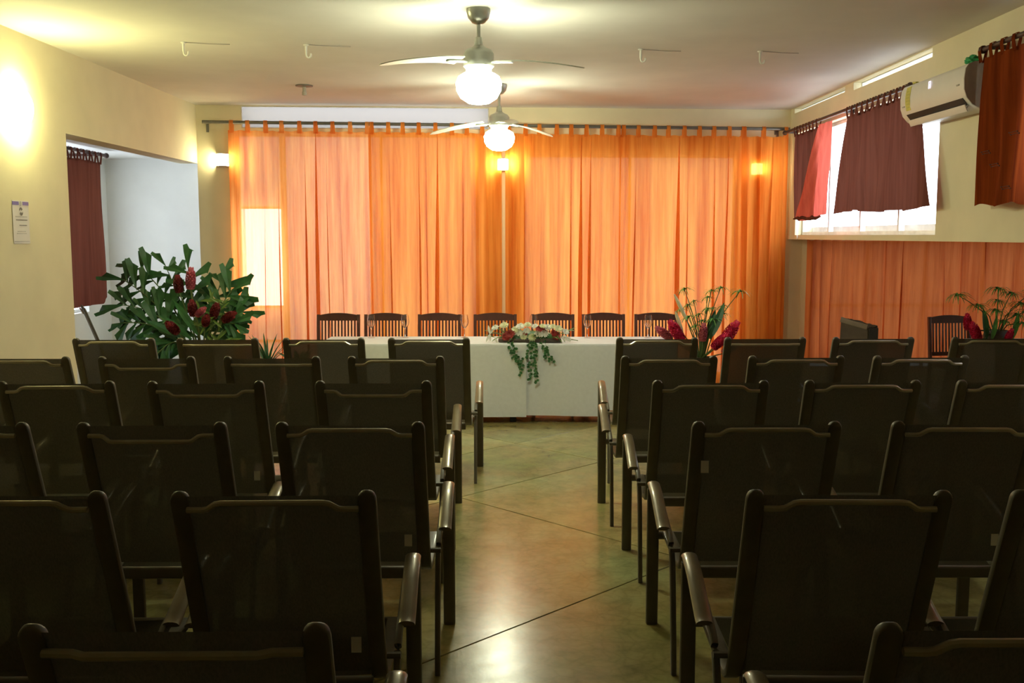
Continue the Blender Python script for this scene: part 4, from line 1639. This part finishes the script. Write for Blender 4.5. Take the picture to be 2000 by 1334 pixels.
def centrepiece():
    t = thing('flower_centrepiece', 'long centrepiece of white chrysanthemums, red flowers and ivy on the white table', 'flowers', (.17, 9.50, .758))
    rn = random.Random(5)
    bm = bmesh.new()
    box(bm, -.30, .30, -.10, .10, 0, .035)
    bevel(bm, .01)
    finish('tray', bm, 'terra', t)
    bm = bmesh.new()
    bmesh.ops.create_icosphere(bm, subdivisions=3, radius=1)
    for v in bm.verts:
        v.co = V((v.co.x * .30, v.co.y * .09, .02 + max(-.01, v.co.z * .085)))
    finish('foam_block', bm, 'leaf', t)
    fl = [(-.245, .16, 'mum_cream', 1.0), (-.14, .12, 'mum_cream', .9), (-.09, .15, 'mum_white', 1.0), (-.02, .165, 'mum_cream', .85), (-.03, .11, 'mum_white', .85), (.05, .15, 'mum_white', .8), (.02, .05, 'mum_cream', .9), (-.06, .055, 'mum_cream', .8),
          (.13, .09, 'mum_white', 1.25), (.08, .08, 'mum_white', .9), (.17, .14, 'mum_white', 1.0), (.27, .13, 'mum_cream', 1.0), (.34, .10, 'mum_white', .8), (.12, .155, 'mum_cream', .7), (-.10, .09, 'mum_white', .9), (.22, .15, 'mum_cream', .75),
          (-.19, .08, 'mum_red', 1.4), (-.22, .06, 'mum_red', 1.3), (.09, .13, 'mum_red', 1.1), (.14, .135, 'mum_red', 1.0), (.25, .06, 'mum_red', 1.2), (.23, .09, 'mum_red', 1.0), (-.05, .08, 'mum_red', .8), (.33, .04, 'mum_white', .7), (-.33, .14, 'mum_white', .8), (.37, .03, 'mum_white', .6)]
    for x, z, key, s in fl:
        y = -.09 + rn.uniform(-.02, .02)
        put_up(t, 'flower', key, V((x, y, z)), (x * .8, -1 + z * 2.5, .35 + z * 3), s)
    for k in range(34):
        a = rn.uniform(-.35, .35)
        put(t, 'leaf', 'fern', V((a, rn.uniform(-.1, .06), rn.uniform(.02, .09))), (a * 1.4 + rn.uniform(-.3, .3), -.5 + rn.uniform(-.3, .5), rn.uniform(-.15, .5)), (0, -.4, 1), rn.uniform(.5, .85))
    # lily drooping at the left end
    for pts in ([(-.26, -.05, .07), (-.33, -.07, .09), (-.38, -.08, .08)], [(.30, -.05, .05), (.40, -.06, .025), (.46, -.05, .012)]):
        stem_obj(t, pts, .006)
    for (o, d, s) in (((-.38, -.09, .08), (-.1, 0, .5), .24), ((-.38, -.09, .08), (.25, 0, .4), .22), ((-.38, -.09, .08), (-.25, -.05, -.5), .24), ((-.38, -.09, .08), (.05, -.05, -.6), .2), ((-.33, -.09, .05), (.1, -.1, -.3), .18)):
        ob = put(t, 'lily_petal', 'lanceP', V(o), d, (0, -1, .1), s)
    # trailing ivy down the front of the cloth
    for (x0, dx, drop, n) in ((-.20, .10, .20, 16), (.02, -.03, .33, 20), (.04, .02, .36, 26), (.0, -.12, .28, 16), (.11, .06, .14, 12), (.14, .10, .16, 8), (-.16, .06, .14, 12)):
        pts = [V((x0 * .9, -.10, .045)), V((x0, -.17, .02)), V((x0 + dx * .1, -.222, -.02))]
        for k in range(1, 7):
            u = k / 6
            pts.append(V((x0 + dx * u + .01 * math.sin(u * 9), -.232 - .004 * math.sin(u * 7), -.02 - drop * u)))
        v_ = stem_obj(t, pts, .0022, 'stem', 'ivy_trail')
        for k in range(n):
            u = .15 + .85 * k / n
            q = u * (len(pts) - 1)
            i = min(len(pts) - 2, int(q))
            p = pts[i].lerp(pts[i + 1], q - i)
            ob = link_mesh('ivy_leaf', MESH['ivy'], v_, basis(p + V((0, -.004, 0)), (rn.uniform(-1, 1), -.25, rn.uniform(-1, .4)), (0, -1, .2)) @ Matrix.Diagonal((1, 1, 1, 1)))
    return t


leaf_mesh('lanceP', 'petal', .36, .10, .10, 'lance')
centrepiece()


# small potted plants between the arrangement and the table
def potted(x, y, label, n, key, zb, s, spread, seed):
    t = thing('potted_plant', label, 'plant', (x, y, 0))
    bm = bmesh.new()
    lathe(bm, [(.001, 0), (.10, 0), (.14, zb - .04), (.15, zb), (.13, zb), (.125, zb - .03), (.001, zb - .03)], 18)
    finish('pot', bm, 'terra', t)
    rn = random.Random(seed)
    for k in range(n):
        a = 2 * PI * k / n + rn.uniform(-.2, .2)
        e = rn.uniform(.7, 1.35)
        put(t, 'leaf', key, V((.02 * math.cos(a), .02 * math.sin(a), zb - .03)), (math.cos(a) * math.cos(e) * spread, math.sin(a) * math.cos(e) * spread, math.sin(e)), (-math.cos(a) * .3, -math.sin(a) * .3 - .2, 1), rn.uniform(.75, 1.15) * s)
    return t


potted(-2.54, 10.25, 'small potted plant with upright strap leaves left of the head table', 15, 'blade', .46, 1.1, 1.0, 3)
potted(-2.24, 10.4, 'low leafy potted plant at the left end of the head table', 13, 'lanceL', .42, .7, 1.0, 6)

# loop of white cord by the far corner of the right window
bm = bmesh.new()
pts = [(3.262 , 11.44 + .022 * math.sin(2 * PI * k / 20) * (1 if 3 < k < 17 else .5), 1.86 + .14 * math.cos(2 * PI * k / 20)) for k in range(21)]
sweep(bm, pts, circ(.003, 6), up=(1, 0, 0), caps=False)
tag(finish('blind_cord', bm, 'plastic'), 'thin white loop of cord hanging beside the far corner of the right window', 'cord')
